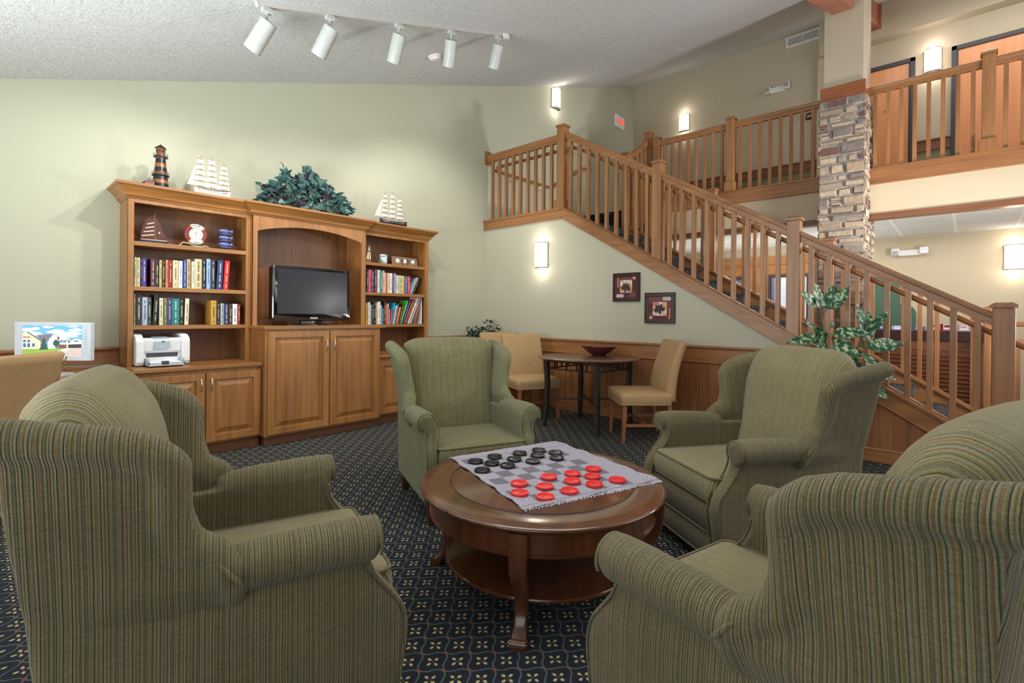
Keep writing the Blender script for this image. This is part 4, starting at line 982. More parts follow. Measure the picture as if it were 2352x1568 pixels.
# shelf ornaments
NAV = plain('toy_navy', (30, 40, 66), .5); MRN = plain('toy_maroon', (84, 38, 40), .6); CRM = plain('toy_cream', (220, 206, 166), .6)
sb = thing('toy_sailboat', 'wooden sailboat with maroon striped sail on left bookcase top shelf', 'ornament', (-5.12, 1.045, 1.791))
m = MB(); m.rings([[V((sx*w_, y, z)) for sx, z in ((-1, 0), (1, 0), (1, .032), (-1, .032))] for y, w_ in ((-.095, .016), (-.06, .020), (.06, .020), (.098, .006))]); m.build('hull', NAV, sb)
m = MB(); m.box((-.021, -.096, .030), (.021, .09, .035)); m.build('deck', CRM, sb)
m = MB(); m.tube([(0, .012, .03), (0, .004, .26)], .0035, 8); m.build('mast', MAST, sb)
def sailpoly(mb, pts, x, t=.006): mb.rings([[V((x, y, z)) for y, z in pts], [V((x+t, y, z)) for y, z in pts]])
m = MB(); sailpoly(m, [(-.093, .042), (.004, .048), (-.004, .25), (-.045, .222), (-.078, .15), (-.092, .09)], -.004); s1 = m.build('mainsail', MRN, sb)
m = MB()
for z in (.058, .092, .126, .160): sailpoly(m, [(-.092+(z-.04)*.35, z), (.0, z+.018), (.0, z+.027), (-.091+(z-.04)*.35, z+.009)], .0022, .0012)
m.build('stripes', CRM, s1)
m = MB(); sailpoly(m, [(.020, .05), (.090, .055), (.012, .24)], -.004); s2 = m.build('jib', MRN, sb)
m = MB(); sailpoly(m, [(.038+.011*(1 if i % 2 == 0 else .42)*math.sin(2*PI*i/10), .10+.011*(1 if i % 2 == 0 else .42)*math.cos(2*PI*i/10)) for i in range(10)], .0022, .0012); m.build('star', CRM, s2)

ck = thing('lifebuoy_clock', 'round clock framed by white and maroon lifebuoy ring with rope', 'clock', (-5.12, 1.357, 1.9), 0)
LBM = plain('buoy_maroon', (118, 44, 46), .45); LBW = plain('buoy_white', (224, 220, 206), .5); ROPE = plain('rope', (186, 166, 118), .9)
def arcpts(r, a0, a1, n=14, x=0, zc=0): return [(x, r*math.cos(a0+(a1-a0)*i/n), zc+r*math.sin(a0+(a1-a0)*i/n)) for i in range(n+1)]
for a0, a1, mt_, nm in ((45, 120, LBW, 'white_segment'), (120, 230, LBM, 'maroon_segment'), (230, 310, LBW, 'white_segment'), (310, 405, LBM, 'maroon_segment')):
    m = MB(); m.tube(arcpts(.074, math.radians(a0), math.radians(a1), zc=.012), .020, 12); m.build(nm, mt_, ck, auto=50)
m = MB()
for a in (45, 120, 230, 310): m.tube(arcpts(.074, math.radians(a-4), math.radians(a+4), 3, zc=.012), .0215, 12)
m.tube([(.01, -.135, -.105), (.01, -.10, -.07), (.015, -.06, -.075), (.02, -.02, -.095), (.02, .04, -.097), (.015, .08, -.085), (.01, .10, -.10)], .006, 8); m.build('rope', ROPE, ck, auto=60)
m = MB(); m.lathe([(0, 0), (.058, 0), (.058, .006), (0, .007)], n=32, m=Matrix.Translation((.0, 0, .012)) @ Matrix.Rotation(PI/2, 4, 'Y')); fc = m.build('clock_face', plain('face_ivory', (222, 220, 200), .5), ck)
m = MB()
for i in range(12):
    a = 2*PI*i/12; m.box((.0072, -.0015, .042), (.0086, .0015, .05), m=Matrix.Translation((0, 0, .012)) @ Matrix.Rotation(a, 4, 'X'))
m.bar((.009, 0, .012), (.009, -.01, .035), .003, .001, (1, 0, 0)); m.bar((.009, 0, .012), (.009, .024, .036), .002, .001, (1, 0, 0)); m.build('hands', DKM, fc)
text_mesh('WELCOME', .013, .0006, 'lettering', DKM, ck, (-5.12+.0205, 1.357, 1.9+.012+.074), (0, 1, 0), (0, 0, 1), 2)
text_mesh('ABOARD', .011, .0006, 'lettering', DKM, ck, (-5.12+.0205, 1.357, 1.9+.012-.074), (0, 1, 0), (0, 0, 1), 2)
m = MB(); m.prism([(-5.16, 1.791), (-5.10, 1.791), (-5.13, 1.85)], 'y', 1.30, 1.41); m.build('stand', DKM, ck, world=True)

fs = thing('fish_stack_sculpture', 'stack of six blue fish figures on left bookcase top shelf', 'ornament', (-5.13, 1.60, 1.7905))
FB = [plain('fish_dark', (36, 44, 84), .35), plain('fish_light', (92, 108, 164), .35)]
m = MB(); m.box((-.03, -.055, 0), (.03, .065, .012), .003); m.build('base', FB[0], fs)
for i in range(6):
    s = 1 if i % 2 else -1; z = .030+.031*i
    m = MB(); R = []
    for k in range(13):
        u = k/12; r = .019*math.sin(PI*min(1, u*1.12))**.7 if u < .86 else .006+.05*(u-.86)*2
        y = s*(-.055+.115*u); R.append([V((math.cos(a)*min(r, .014)*.8, y, z+math.sin(a)*r)) for a in [2*PI*j/12 for j in range(12)]])
    m.rings(R); f_ = m.build('fish', FB[i % 2], fs, auto=60)
    m = MB(); m.lathe([(0, 0), (.0032, 0), (.0032, .002), (0, .002)], n=12, m=Matrix.Translation((.0115, s*-.040, z+.003)) @ Matrix.Rotation(PI/2, 4, 'Y')); m.build('eye', CRM, f_)
ms = thing('toy_sailboat', 'small wooden sailboat with cream sails on right bookcase top shelf', 'ornament', (-5.10, 3.09, 1.8005))
m = MB(); m.lathe([(0, 0), (.030, 0), (.036, .03), (.034, .034), (0, .034)], n=24, sx=.6, sy=1.15); m.build('hull', plain('toy_rosewood', (140, 78, 58), .35), ms, auto=40)
m = MB(); m.tube([(0, .012, .03), (0, .015, .225)], .002, 6); m.build('mast', MAST, ms)
m = MB(); sailpoly(m, [(-.025, .045), (.009, .04), (.012, .215)], -.002, .004); sailpoly(m, [(.018, .04), (.036, .045), (.018, .21)], -.002, .004); s1 = m.build('sail', CRM, ms)
m = MB(); sailpoly(m, [(-.017, .128), (.010, .128), (.010, .140), (-.014, .140)], .0022, .001); sailpoly(m, [(.019, .128), (.028, .128), (.027, .140), (.019, .140)], .0022, .001); m.build('stripe', NAV, s1)
mg = thing('mug', 'white mug with teal and pink painted scene on right bookcase top shelf', 'mug', (-5.10, 3.29, 1.8005))
def mugmat():
    m, nt, b = newmat('mug_glaze'); f = noise(nt, texco(nt), 26, 2)
    nt.links.new(ramp(nt, f, [(0, lin((222, 232, 236))), (.52, lin((222, 232, 236))), (.55, lin((70, 140, 142))), (.62, lin((180, 206, 206))), (.68, lin((226, 160, 150)))], 'CONSTANT'), b.inputs['Base Color']); b.inputs['Roughness'].default_value = .25; return m
m = MB(); m.lathe([(0, 0), (.044, 0), (.047, .004), (.047, .108), (.049, .113), (.044, .113), (.042, .01), (0, .01)], n=32); m.build('cup', mugmat(), mg, auto=40)
m = MB(); m.tube([(0, -.044, .09), (-.01, -.07, .088), (-.012, -.078, .06), (-.01, -.07, .03), (0, -.044, .025)], .005, 8); m.build('handle', plain('mug_brown', (110, 76, 58), .4), mg, auto=50)
cp = thing('crab_plaque', 'wooden plaque with three white crab shells leaning on right bookcase top shelf', 'ornament', (-5.12, 3.62, 1.8005))
cp.rotation_euler = (0, -.15, 0)
m = MB(); m.box((-.012, -.19, 0), (.0, .185, .115), .002); m.build('board', plain('driftwood', (132, 104, 86), .8), cp)
SHL = plain('shell_white', (216, 224, 196), .4)
for y, r in ((-.105, .030), (.0, .030), (.12, .028)):
    m = MB(); m.lathe([(0, .016), (r*.6, .012), (r, .0), (0, 0)], n=20, m=Matrix.Translation((0, y, .062)) @ Matrix.Rotation(PI/2, 4, 'Y')); m.build('shell', SHL, cp, auto=60)
m = MB()
for s in (-1, 1):
    for a in (-.5, -.1, .3, .7): m.tube([(.004, s*.026, .062+a*.02), (.006, s*.045, .07+a*.03), (.004, s*.055, .058+a*.05)], .0018, 5)
    m.tube([(.004, s*.018, .04), (.006, s*.04, .025), (.004, s*.02, .01)], .0025, 5)
m.build('crab_legs', DKM, cp)

# ------------------------------------------------------------------ desk, monitor at the far left
dk = thing('desk', 'wooden desk against left wall, left of the bookcase, under the monitor', 'desk', (-4.95, -.1, 0))
m = MB(); m.box((XA+.05, -1.1, .715), (-4.62, .82, .745), .004); m.build('desktop', CABH, dk, world=True)
for x in (-5.22, -4.68):
    for y in (-1.05, .77):
        m = MB(); m.box((x-.025, y-.025, 0), (x+.025, y+.025, .716)); m.build('leg', CAB, dk, world=True)
mn = thing('monitor', 'white-framed monitor showing a photo of a gabled building under blue sky', 'monitor', (-4.88, .405, .746), YAW)
# local: x right, -y towards the camera, width .545
mw_, z0_, z1_ = .275, .108, .385
m = MB(); m.box((-mw_, -.02, z0_), (mw_, .02, z1_), .006); m.build('bezel', plain('monitor_white', (206, 214, 222), .35), mn)
m = MB(); m.box((-.02, .0, .0), (.02, .03, .13)); m.lathe([(0, 0), (.11, 0), (.11, .01), (0, .014)], n=28); m.build('stand', plain('monitor_white', (206, 214, 222), .35), mn, auto=40)
SX0, SX1, SZ0, SZ1 = -.213, .218, .135, .362
def screenmat(name, c, e=.9): return plain('pic_'+name, c, .4, emit=c, es=e)
picm = [screenmat('sky', (88, 150, 214)), screenmat('cloud', (226, 236, 246)), screenmat('roof', (104, 98, 104)), screenmat('wall', (198, 184, 150)), screenmat('white', (226, 224, 222)), screenmat('window', (58, 88, 116)),
        screenmat('lawn', (122, 150, 58)), screenmat('tree', (38, 70, 48)), screenmat('drive', (176, 158, 152)), screenmat('path', (200, 190, 178)), screenmat('brick', (110, 60, 50)), screenmat('sign', (150, 40, 50)), screenmat('dark', (34, 36, 38))]
m = MB(); lay = [0]
def pic(i, pts):
    lay[0] += 1; y = -.0203-.00004*lay[0]; m.mi = i
    vs = [m.b.verts.new(V((SX0+(SX1-SX0)*u, y, SZ0+(SZ1-SZ0)*(1-v)))) for u, v in pts]; m.face(vs)
pic(0, [(0, 0), (1, 0), (1, 1), (0, 1)])
rnd = random.Random(5)
for cx, cy, rx, ry in ((.08, .14, .12, .05), (.22, .1, .08, .04), (.16, .24, .14, .04), (.58, .20, .16, .07), (.80, .26, .2, .06), (.7, .34, .2, .05), (.9, .14, .12, .05), (.42, .05, .1, .03), (.6, .42, .2, .04), (.28, .3, .1, .03), (.85, .03, .1, .02)):
    pic(1, [(min(1, max(0, cx+rx*math.cos(a)*(1+.2*math.sin(3*a+cx*20)))), max(0, cy+ry*math.sin(a)*(1+.2*math.cos(4*a)))) for a in [2*PI*k/18 for k in range(18)]])
pic(2, [(.64, .45), (.98, .44), (1, .47), (1, .55), (.64, .55)]); pic(3, [(.72, .52), (1, .5), (1, .7), (.6, .7), (.6, .58)]); pic(2, [(.24, .30), (.52, .27), (.40, .54), (.32, .56)])
pic(3, [(0, .27), (.06, .21), (.30, .48), (.30, .76), (0, .76)]); pic(2, [(.06, .21), (.1, .2), (.34, .50), (.30, .50)]); pic(4, [(.52, .27), (.56, .42), (.56, .74), (.43, .74), (.43, .52)])
pic(3, [(.78, .50), (.90, .40), (1, .46), (1, .54), (.78, .55)]); pic(4, [(.6, .55), (1, .52), (1, .57), (.6, .60)]); pic(10, [(.58, .35), (.62, .35), (.62, .45), (.58, .45)])
for a, b, c, d_ in ((.01, .46, .06, .54), (.08, .46, .13, .54), (.01, .57, .06, .7), (.08, .57, .13, .7), (.16, .57, .21, .68), (.68, .48, .73, .54), (.76, .48, .80, .54), (.86, .47, .94, .51)):
    pic(4, [(a-.008, b-.01), (c+.008, b-.01), (c+.008, d_+.01), (a-.008, d_+.01)]); pic(5, [(a, b), (c, b), (c, d_), (a, d_)])
pic(12, [(.77, .60), (.99, .58), (.99, .70), (.77, .71)]); pic(10, [(.6, .6), (.74, .6), (.74, .72), (.6, .72)]); pic(11, [(.01, .36), (.13, .36), (.13, .39), (.01, .39)])
pic(6, [(0, .76), (.72, .72), (.52, .86), (.5, 1), (0, 1)]); pic(9, [(.72, .72), (.83, .71), (.68, .9), (.5, .88)]); pic(8, [(.83, .71), (1, .71), (1, 1), (.5, 1), (.5, .88), (.7, .89)])
pic(7, [(.36, .38), (.40, .52), (.38, .52), (.42, .64), (.40, .64), (.44, .76), (.28, .78), (.32, .64), (.30, .64), (.34, .52), (.32, .52)]); pic(7, [(.52, .5), (.56, .44), (.62, .5), (.63, .6), (.58, .66), (.58, .72), (.56, .72), (.55, .66), (.51, .6)])
m.b.faces.ensure_lookup_table()
m.build('screen_picture', picm, mn)
m = MB()
for k in range(7): m.box((.238, -.0215, .33-.022*k), (.252, -.02, .333-.022*k))
m.build('buttons', plain('button_grey', (130, 136, 146), .5), mn)
m = MB(); m.tube([(-4.95, .55, .75), (-4.85, .62, .78), (-4.8, .72, .752), (-4.9, .8, .752), (-5.1, .82, .77), (-5.2, .84, .78)], .004, 6); m.tube([(-4.78, .5, .752), (-4.72, .62, .765), (-4.75, .74, .752), (-4.85, .79, .752)], .003, 6)
tag(m.build('cable', M_BLACKG, auto=50), 'black cables trailing on the desk between monitor and printer', 'cable')
m = MB(); m.lathe([(0, 0), (.05, 0), (.055, .012), (.03, .028), (0, .032)], c=(-4.70, .68, .746), n=24, sx=.62, sy=1.0)
tag(m.build('computer_mouse', M_PW, auto=50), 'white computer mouse on desk beside the bookcase', 'mouse')

# ================================================================== WING CHAIRS
TA = (.87, .79, .68)
FX = fabric('striped_chenille_across', 0, TA); FY = fabric('striped_chenille_along', 1, TA)
FXW_LIT = fabric('striped_chenille_worn', 0, (1.2, 1.08, .95), worn_lit=.15)  # lighter copy: some seat wear, plus light from above painted into the tint
GX = fabric('striped_chenille_green_across', 0, (1.04, 1.06, .90)); GY = fabric('striped_chenille_green_along', 1, (.98, 1.08, .92))
LEGM = plain('dark_chair_leg', (66, 40, 26), .4)
def superring(y0, y1, x0, x1, z, r=.03, n=6):
    w_, d = (x1-x0)/2, (y1-y0)/2; r = min(r, w_*.95, d*.95)
    return [V((a, b, z)) for a, b in rrect(w_, d, r, n, (x0+x1)/2, (y0+y1)/2)]
def interp(tab, t):
    for (a, x), (b, y) in zip(tab, tab[1:]):
        if t <= b: 
            f = (t-a)/(b-a) if b > a else 0
            return x+(y-x)*f
    return tab[-1][1]
def smoothtab(tab, t):
    """catmull-rom through tab"""
    n = len(tab)
    for i in range(n-1):
        if t <= tab[i+1][0] or i == n-2:
            x0, p1 = tab[i]; x1, p2 = tab[i+1]
            p0 = tab[max(i-1, 0)][1]; p3 = tab[min(i+2, n-1)][1]
            f = max(0, min(1, (t-x0)/(x1-x0)))
            return .5*((2*p1)+(-p0+p2)*f+(2*p0-5*p1+4*p2-p3)*f*f+(-p0+3*p1-3*p2+p3)*f**3)
def wing_chair(name, label, loc, rz, kind='A'):
    t = thing(name, label, 'armchair', loc, rz, 'wing chairs around the coffee table')
    fx, fy = (FX, FY) if kind == 'A' else (GX, GY)
    zb = .065 if kind == 'A' else .135
    hw = .985 if kind == 'A' else 1.0
    wx = .0 if kind == 'A' else -.018
    front = [(zb, .43), (.15, .44), (.25, .455), (.33, .462), (.39, .448), (.45, .405), (.50, .368), (.55, .352), (.60, .352)] if kind == 'A' else [(zb, .365), (.25, .385), (.35, .40), (.43, .395), (.50, .375), (.60, .375)]
    rear = [(zb, -.315), (.6, -.365), (1.02, -.405)]
    # --- arms: scroll side + rolled top
    for s in (1, -1):
        m = MB()
        zs_ = [zb+(.595-zb)*i/16 for i in range(17)]
        R = []
        for z in zs_:
            yf = smoothtab(front, z); yr = interp(rear, z)
            x0, x1 = .262+.012*min(1, z/.5), .348-(.018 if z > .45 else 0)*min(1, (z-.45)/.1) if z > .45 else .348
            ring = superring(yr, yf, x0, .348, z, .026)
            nar = .348-x1
            R.append([V((s*(p.x-(nar*min(1, max(0, (p.y+.05)/.12)) if p.x > .30 else 0)), p.y, p.z)) for p in ring])
        m.rings(R)
        zr = .600
        pts = [(s*.325, -.03, zr-.014), (s*.328, -.02, zr-.012), (s*.331, .03, zr-.01), (s*.334, .12, zr-.004), (s*.338, .26, zr), (s*.340, .335, zr-.002), (s*.340, .362, zr-.004), (s*.340, .372, zr-.006)]
        m.tube(pts, [.035, .050, .056, .058, .060, .061, .059, .045], 20)
        o = smooth_remesh(m, 'arm', fy, t, .011, 3)
        # welt following the front edge of the outer side, and under the roll
        m = MB(); P_ = []
        for i in range(26):
            z = zb+.005+(.56-zb)*i/25; P_.append((s*.342, smoothtab(front, z)-.012+.004, z))
        m.tube(P_, .0055, 6); P_ = [(s*(.262), p[1], p[2]) for p in P_ if p[2] > .05]; m.tube(P_, .005, 6)
        # loop on the roll front
        m.tube([(s*.340+.056*math.cos(a)*s, .368, zr-.006+.056*math.sin(a)) for a in [(-.5+ (PI+1.0)*k/18) for k in range(19)]], .005, 6)
        m.build('piping', fy, o, auto=60)
        # --- wings
        m = MB(); R = []
        yw = [(.46, -.10), (.50, .0), (.56, .035), (.62, .0), (.68, -.045), (.75, -.068), (.82, -.072), (.87, -.072), (.905, -.085), (.93, -.115), (.95, -.165), (hw-.02, -.235), (hw, -.33)] if kind == 'A' else \
             [(.46, .05), (.56, .04), (.63, -.01), (.70, -.045), (.80, -.06), (.90, -.062), (.94, -.075), (.965, -.12), (.98, -.18), (hw, -.30)]
        def xo(z): return .338+.012*min(1, max(0, (z-.5)/.12))+wx*min(1, max(0, (z-.5)/.2))+max(0, z-.57)*.17
        def xf(z): return xo(z)+.040*math.exp(-((z-.585)/.055)**2)
        zz = [.50+(hw-.50)*i/20 for i in range(21)]
        for z in zz:
            y1 = interp(yw, z)-.02; y0 = interp(rear, z)
            if y1-y0 < .03: y1 = y0+.03
            R.append([V((s*(p.x+(xf(z)-xo(z))*min(1, max(0, (p.y+.10)/.10))), p.y, p.z)) for p in superring(y0, y1, xo(z)-.068, xo(z), z, .02)])
        m.rings(R)
        E_ = [(.515, .048), (.56, .058), (.61, .040), (.645, .010)]+[(z, y) for z, y in yw if z > .65]+[(hw+.012, -.385)]
        pts = [(s*(xf(z)-.022), y-.034, z-(.02 if z > .9 else 0)) for z, y in E_]
        # smooth the path
        Q = []
        for i in range(len(pts)-1):
            for f in (0, .5):
                Q.append(tuple(pts[i][k]*(1-f)+pts[i+1][k]*f for k in range(3)))
        Q.append(pts[-1])
        m.tube(Q, [.030+.012*min(1, i/6) for i in range(len(Q))], 14)
        o = smooth_remesh(m, 'wing', fy, t, .011, 4)
        m = MB(); cp_ = [(.585, .030), (.625, -.004), (.67, -.058), (.73, -.098), (.80, -.112), (.855, -.120), (.893, -.150), (.915, -.205), (.93, -.29), (.94, -.392)]
        Q = []
        for i in range(len(cp_)-1):
            p0, p1, p2, p3 = cp_[max(i-1, 0)], cp_[i], cp_[i+1], cp_[min(i+2, len(cp_)-1)]
            for f in (0, .25, .5, .75):
                q = [.5*((2*p1[k])+(-p0[k]+p2[k])*f+(2*p0[k]-5*p1[k]+4*p2[k]-p3[k])*f*f+(-p0[k]+3*p1[k]-3*p2[k]+p3[k])*f**3) for k in (0, 1)]
                Q.append((s*(xf(q[0])+.0125), q[1], q[0]+(hw-.985)))
        m.tube(Q, .0062, 6)
        m.build('piping', fy, o, auto=60)
    # --- back
    if kind == 'A': prof = [(-.10, .36), (-.105, .46), (-.125, .60), (-.150, .74), (-.172, .86), (-.195, .94), (-.225, 1.00), (-.265, 1.045), (-.315, 1.062), (-.365, 1.045), (-.398, 1.00), (-.405, .93), (-.392, .80), (-.370, .60), (-.345, .35), (-.318, zb), (-.26, zb), (-.20, .25)]
    else: prof = [(-.10, .36), (-.11, .46), (-.125, .60), (-.145, .74), (-.165, .88), (-.185, .97), (-.205, 1.02), (-.235, 1.048), (-.285, 1.058), (-.335, 1.050), (-.368, 1.02), (-.378, .95), (-.375, .80), (-.362, .60), (-.335, .35), (-.318, zb), (-.26, zb), (-.20, .25)]
    m = MB(); R = []
    hwid = .345
    for i in range(23):
        u = -1+2*i/22; e = abs(u)
        sh = max(0, (e-.62)/.38)**2.2
        tap = 1.0
        ring = []
        for y, z in prof:
            wz = (hwid if kind == 'A' else .335)*(1+.10*max(0, z-.5)) - (.03 if z > .5 else .0)
            cy, cz_ = -.27, z
            yy = y+(-.27-y)*.45*sh; z2 = z-(.085 if kind == 'A' else .035)*sh*min(1, max(0, (z-.8)/.15))-(.014*(1-math.cos(u*1.3)) if z > .9 else 0)
            if y > -.25 and .4 < z < 1.0: yy += .012*math.cos(u*PI/2)
            ring.append(V((u*wz, yy, z2)))
        R.append(ring)
    m.rings(R); smooth_remesh(m, 'backrest', FXW_LIT if kind == 'A' else fx, t, .012, 5)
    # --- base
    fy0 = .425 if kind == 'A' else .372
    m = MB(); R = []
    for z, yf in ((zb, fy0-.015), (zb+.01, fy0-.005), (.185, fy0+.0), (.195, fy0-.008), (.205, fy0+.004), (.30, fy0+.012), (.325, fy0+.004), (.33, fy0-.01)):
        R.append(superring(-.33, yf, -.285, .285, z, .02))
    m.rings(R); b_ = m.build('base', fx, t, auto=60)
    m = MB()
    for z, y in ((zb+.008, fy0+.002), (.195, fy0+.004)): m.tube([(-.268, y-.008, z), (-.2, y, z), (.2, y, z), (.268, y-.008, z)], .0055, 6)
    m.build('piping', fx, b_, auto=60)
    # --- seat cushion
    m = MB(); R = []
    zt = .462 if kind == 'A' else .452
    yF = .445 if kind == 'A' else .425
    for k in range(13):
        v = k/12; z = .332+(zt-.332)*v
        ins = .018*(1-math.sin(PI*v)**.5)
        R.append(superring(-.12, yF-ins, -.272+ins*.5, .272-ins*.5, z, .035, 6))
    for q in (.80, .55, .3): R.append([V((p.x*q, .16+(p.y-.16)*q, zt+.018*(1-q*q))) for p in R[12]])
    m.rings(R); c_ = m.build('seat_cushion', FXW_LIT if kind == 'A' else fx, t, smooth=True)
    m = MB()
    for z in (.345, zt-.004): m.tube([V((p.x*1.008, .16+(p.y-.16)*1.008, z)) for p in superring(-.12, yF-.012, -.270, .270, z, .035, 6)], .0058, 6, closed=True)
    m.build('piping', fx, c_, auto=60)
    # --- legs
    for sx in (-1, 1):
        for yy in ((-.28, .37) if kind == 'A' else (-.29, .33)):
            m = MB(); w0, w1 = (.022, .027) if kind == 'A' else (.02, .03)
            dx = -.003 if kind == 'A' else 0
            m.rings([[V((sx*.295+a*w_, yy+b*w_+(0 if yy > 0 else -.02*(1-f)), z)) for a, b in ((-1, -1), (1, -1), (1, 1), (-1, 1))] for z, w_, f in ((0, w0, 0), (zb+.01, w1, 1))])
            m.build('leg', LEGM, t, bev=.003)
    return t
WC1 = wing_chair('wing_chair', 'nearest green striped wing chair at left, seen from its side', (-1.645, .518, 0), math.radians(-17.4))
WC3 = copy_tree(WC1); WC3.location = (-.845, 2.848, 0); WC3.rotation_euler = (0, 0, math.radians(-214.4)); WC3['label'] = 'green striped wing chair in front of the stairs and leafy plant'
WC4 = copy_tree(WC1); WC4.location = (-.241, 1.379, 0); WC4.rotation_euler = (0, 0, math.radians(76.3)); WC4['label'] = 'green striped wing chair cut by the right edge, seen from behind'
WC2 = wing_chair('wing_chair', 'tall-legged greener striped wing chair behind the table, facing the camera', (-2.467, 2.198, 0), math.radians(-112), 'B')

# ================================================================== COFFEE TABLE
TC = (-1.455, 1.80)
ct = thing('coffee_table', 'round dark cherry coffee table with lower shelf and curved legs', 'coffee table', (TC[0], TC[1], 0), math.radians(-60))
RT = .556
m = MB(); m.lathe([(0, .428), (RT-.03, .428), (RT-.012, .433), (RT-.002, .441), (RT, .449), (RT-.004, .455), (RT-.016, .459), (RT-.022, .4575), (RT-.026, .4595), (RT-.05, .460), (.425, .460), (.421, .4585), (.417, .460), (0, .460)], n=96); m.build('tabletop', CHER, ct, auto=50)
m = MB(); m.tube([(.421*math.cos(2*PI*i/96), .421*math.sin(2*PI*i/96), .4595) for i in range(96)], .0026, 6, closed=True)
m.build('inlay_ring', plain('inlay_dark', (40, 34, 28), .5), ct)
m = MB(); m.lathe([(RT-.075, .33), (RT-.045, .33), (RT-.040, .336), (RT-.040, .342), (RT-.048, .346), (RT-.050, .428), (RT-.075, .428)], n=96); m.build('apron', CHERZ, ct, auto=50)
m = MB(); m.lathe([(0, .122), (.43, .122), (.438, .126), (.44, .134), (.436, .140), (0, .141)], n=96); m.build('lower_shelf', CHER, ct, auto=50)
def cabriole():
    m = MB(); S = [(.43, .515, .036), (.36, .518, .037), (.33, .515, .034), (.29, .515, .033), (.25, .500, .031), (.20, .472, .028), (.15, .452, .026), (.10, .450, .025), (.06, .470, .025), (.035, .496, .027), (.018, .512, .029), (0, .510, .027)]
    R = []
    for z, r, w_ in S:
        d = w_*.85; R.append([V((r+a*d, b*w_, z)) for a, b in [(x/d if d else 0, y/w_) for x, y in rrect(d, w_, .008, 3)]])
    m.rings(R)
    m.tube([(.520, -.031, .020), (.520, .031, .020)], .016, 12)
    return m
for k in range(4):
    m = cabriole(); m.b.transform(Matrix.Rotation(PI/2*k, 4, 'Z')); m.build('leg', CHERZ, ct, auto=45)
    m = MB()
    m.box((RT-.056, -.038, .335), (RT-.034, .038, .428), .004); m.b.transform(Matrix.Rotation(PI/2*k, 4, 'Z')); m.build('leg_block', CHERZ, ct)

# checker mat
def mat_rug():
    m, nt, b = newmat('woven_checker_mat'); tc = nt.nodes.new('ShaderNodeTexCoord'); sp = nt.nodes.new('ShaderNodeSeparateXYZ'); nt.links.new(tc.outputs['Object'], sp.inputs[0])
    x, y = sp.outputs[0], sp.outputs[1]; S_ = .0815
    u = mth(nt, 'DIVIDE', mth(nt, 'SUBTRACT', x, .062), .0835); v = mth(nt, 'DIVIDE', mth(nt, 'SUBTRACT', y, .033), .0710)
    par = mth(nt, 'MODULO', mth(nt, 'ADD', mth(nt, 'ADD', mth(nt, 'FLOOR', u), mth(nt, 'FLOOR', v)), 21), 2)
    ins = mth(nt, 'MULTIPLY', mth(nt, 'MULTIPLY', mth(nt, 'GREATER_THAN', u, 0), mth(nt, 'LESS_THAN', u, 8)), mth(nt, 'MULTIPLY', mth(nt, 'GREATER_THAN', v, 0), mth(nt, 'LESS_THAN', v, 8)))
    dk_ = mth(nt, 'MULTIPLY', par, ins)
    wv = mth(nt, 'SINE', mth(nt, 'MULTIPLY', x, 2*PI/.0075)); wv2 = mth(nt, 'SINE', mth(nt, 'MULTIPLY', y, 2*PI/.0075))
    w_ = mth(nt, 'MULTIPLY', wv, wv2); n1 = noise(nt, texco(nt), 240, 2)
    f = mth(nt, 'ADD', mth(nt, 'MULTIPLY', w_, .35), n1)
    light = ramp(nt, f, [(.3, lin((84, 82, 96))), (.5, lin((166, 162, 176))), (.85, lin((206, 202, 214)))])
    dark = ramp(nt, f, [(.3, lin((76, 74, 84))), (.7, lin((132, 128, 140)))])
    edge = mth(nt, 'MULTIPLY', mth(nt, 'SUBTRACT', mth(nt, 'COMPARE', mth(nt, 'ABSOLUTE', mth(nt, 'SUBTRACT', u, 4)), 4.15, .04), 0), 1)
    c = mix(nt, dk_, light, dark); c = mix(nt, mth(nt, 'MULTIPLY', edge, .6), c, lin((70, 68, 78)))
    nt.links.new(c, b.inputs['Base Color']); b.inputs['Roughness'].default_value = .95; bump(nt, b, f, .7, .004); return m
m = MB(); A_, B_, C_, D_ = V((0, 0, 0)), V((-.045, .69, 0)), V((.758, .742, 0)), V((.773, .012, 0))
nu, nv = 48, 44; G = []; rnd = random.Random(4)
for j in range(nv+1):
    row = []
    for i in range(nu+1):
        u, v = i/nu, j/nv; p = (A_*(1-u)+D_*u)*(1-v)+(B_*(1-u)+C_*u)*v
        e = min(u, 1-u, v, 1-v)
        if i in (0, nu): p += V((rnd.uniform(-.004, .004), 0, 0))
        if j in (0, nv): p += V((0, rnd.uniform(-.003, .003), 0))
        wv = .003*max(0, 1-e*12)*(1+math.sin(u*31+v*17))
        row.append(V((p.x+.004*math.sin(v*19)*(1 if i in (0, nu) else .3), p.y+.003*math.sin(u*23), .0044+wv)))
    G.append(row)
top = [[m.b.verts.new(p) for p in r] for r in G]; bot = [[m.b.verts.new(p+V((0, 0, -.0038))) for p in r] for r in G]
for j in range(nv):
    for i in range(nu):
        m.face([top[j][i], top[j][i+1], top[j+1][i+1], top[j+1][i]]); m.face([bot[j][i], bot[j+1][i], bot[j+1][i+1], bot[j][i+1]])
for j in range(nv):
    m.face([top[j][0], top[j+1][0], bot[j+1][0], bot[j][0]]); m.face([top[j][nu], bot[j][nu], bot[j+1][nu], top[j+1][nu]])
for i in range(nu):
    m.face([top[0][i], bot[0][i], bot[0][i+1], top[0][i+1]]); m.face([top[nv][i], top[nv][i+1], bot[nv][i+1], bot[nv][i]])
o = m.build('checker_mat', mat_rug(), auto=60); o.location = (-1.988, 1.70, .4602); o.rotation_euler = (0, 0, -math.atan2(.261, .728))
tag(o, 'grey woven checkerboard mat lying on the coffee table', 'mat')
m = MB(); rnd = random.Random(9)
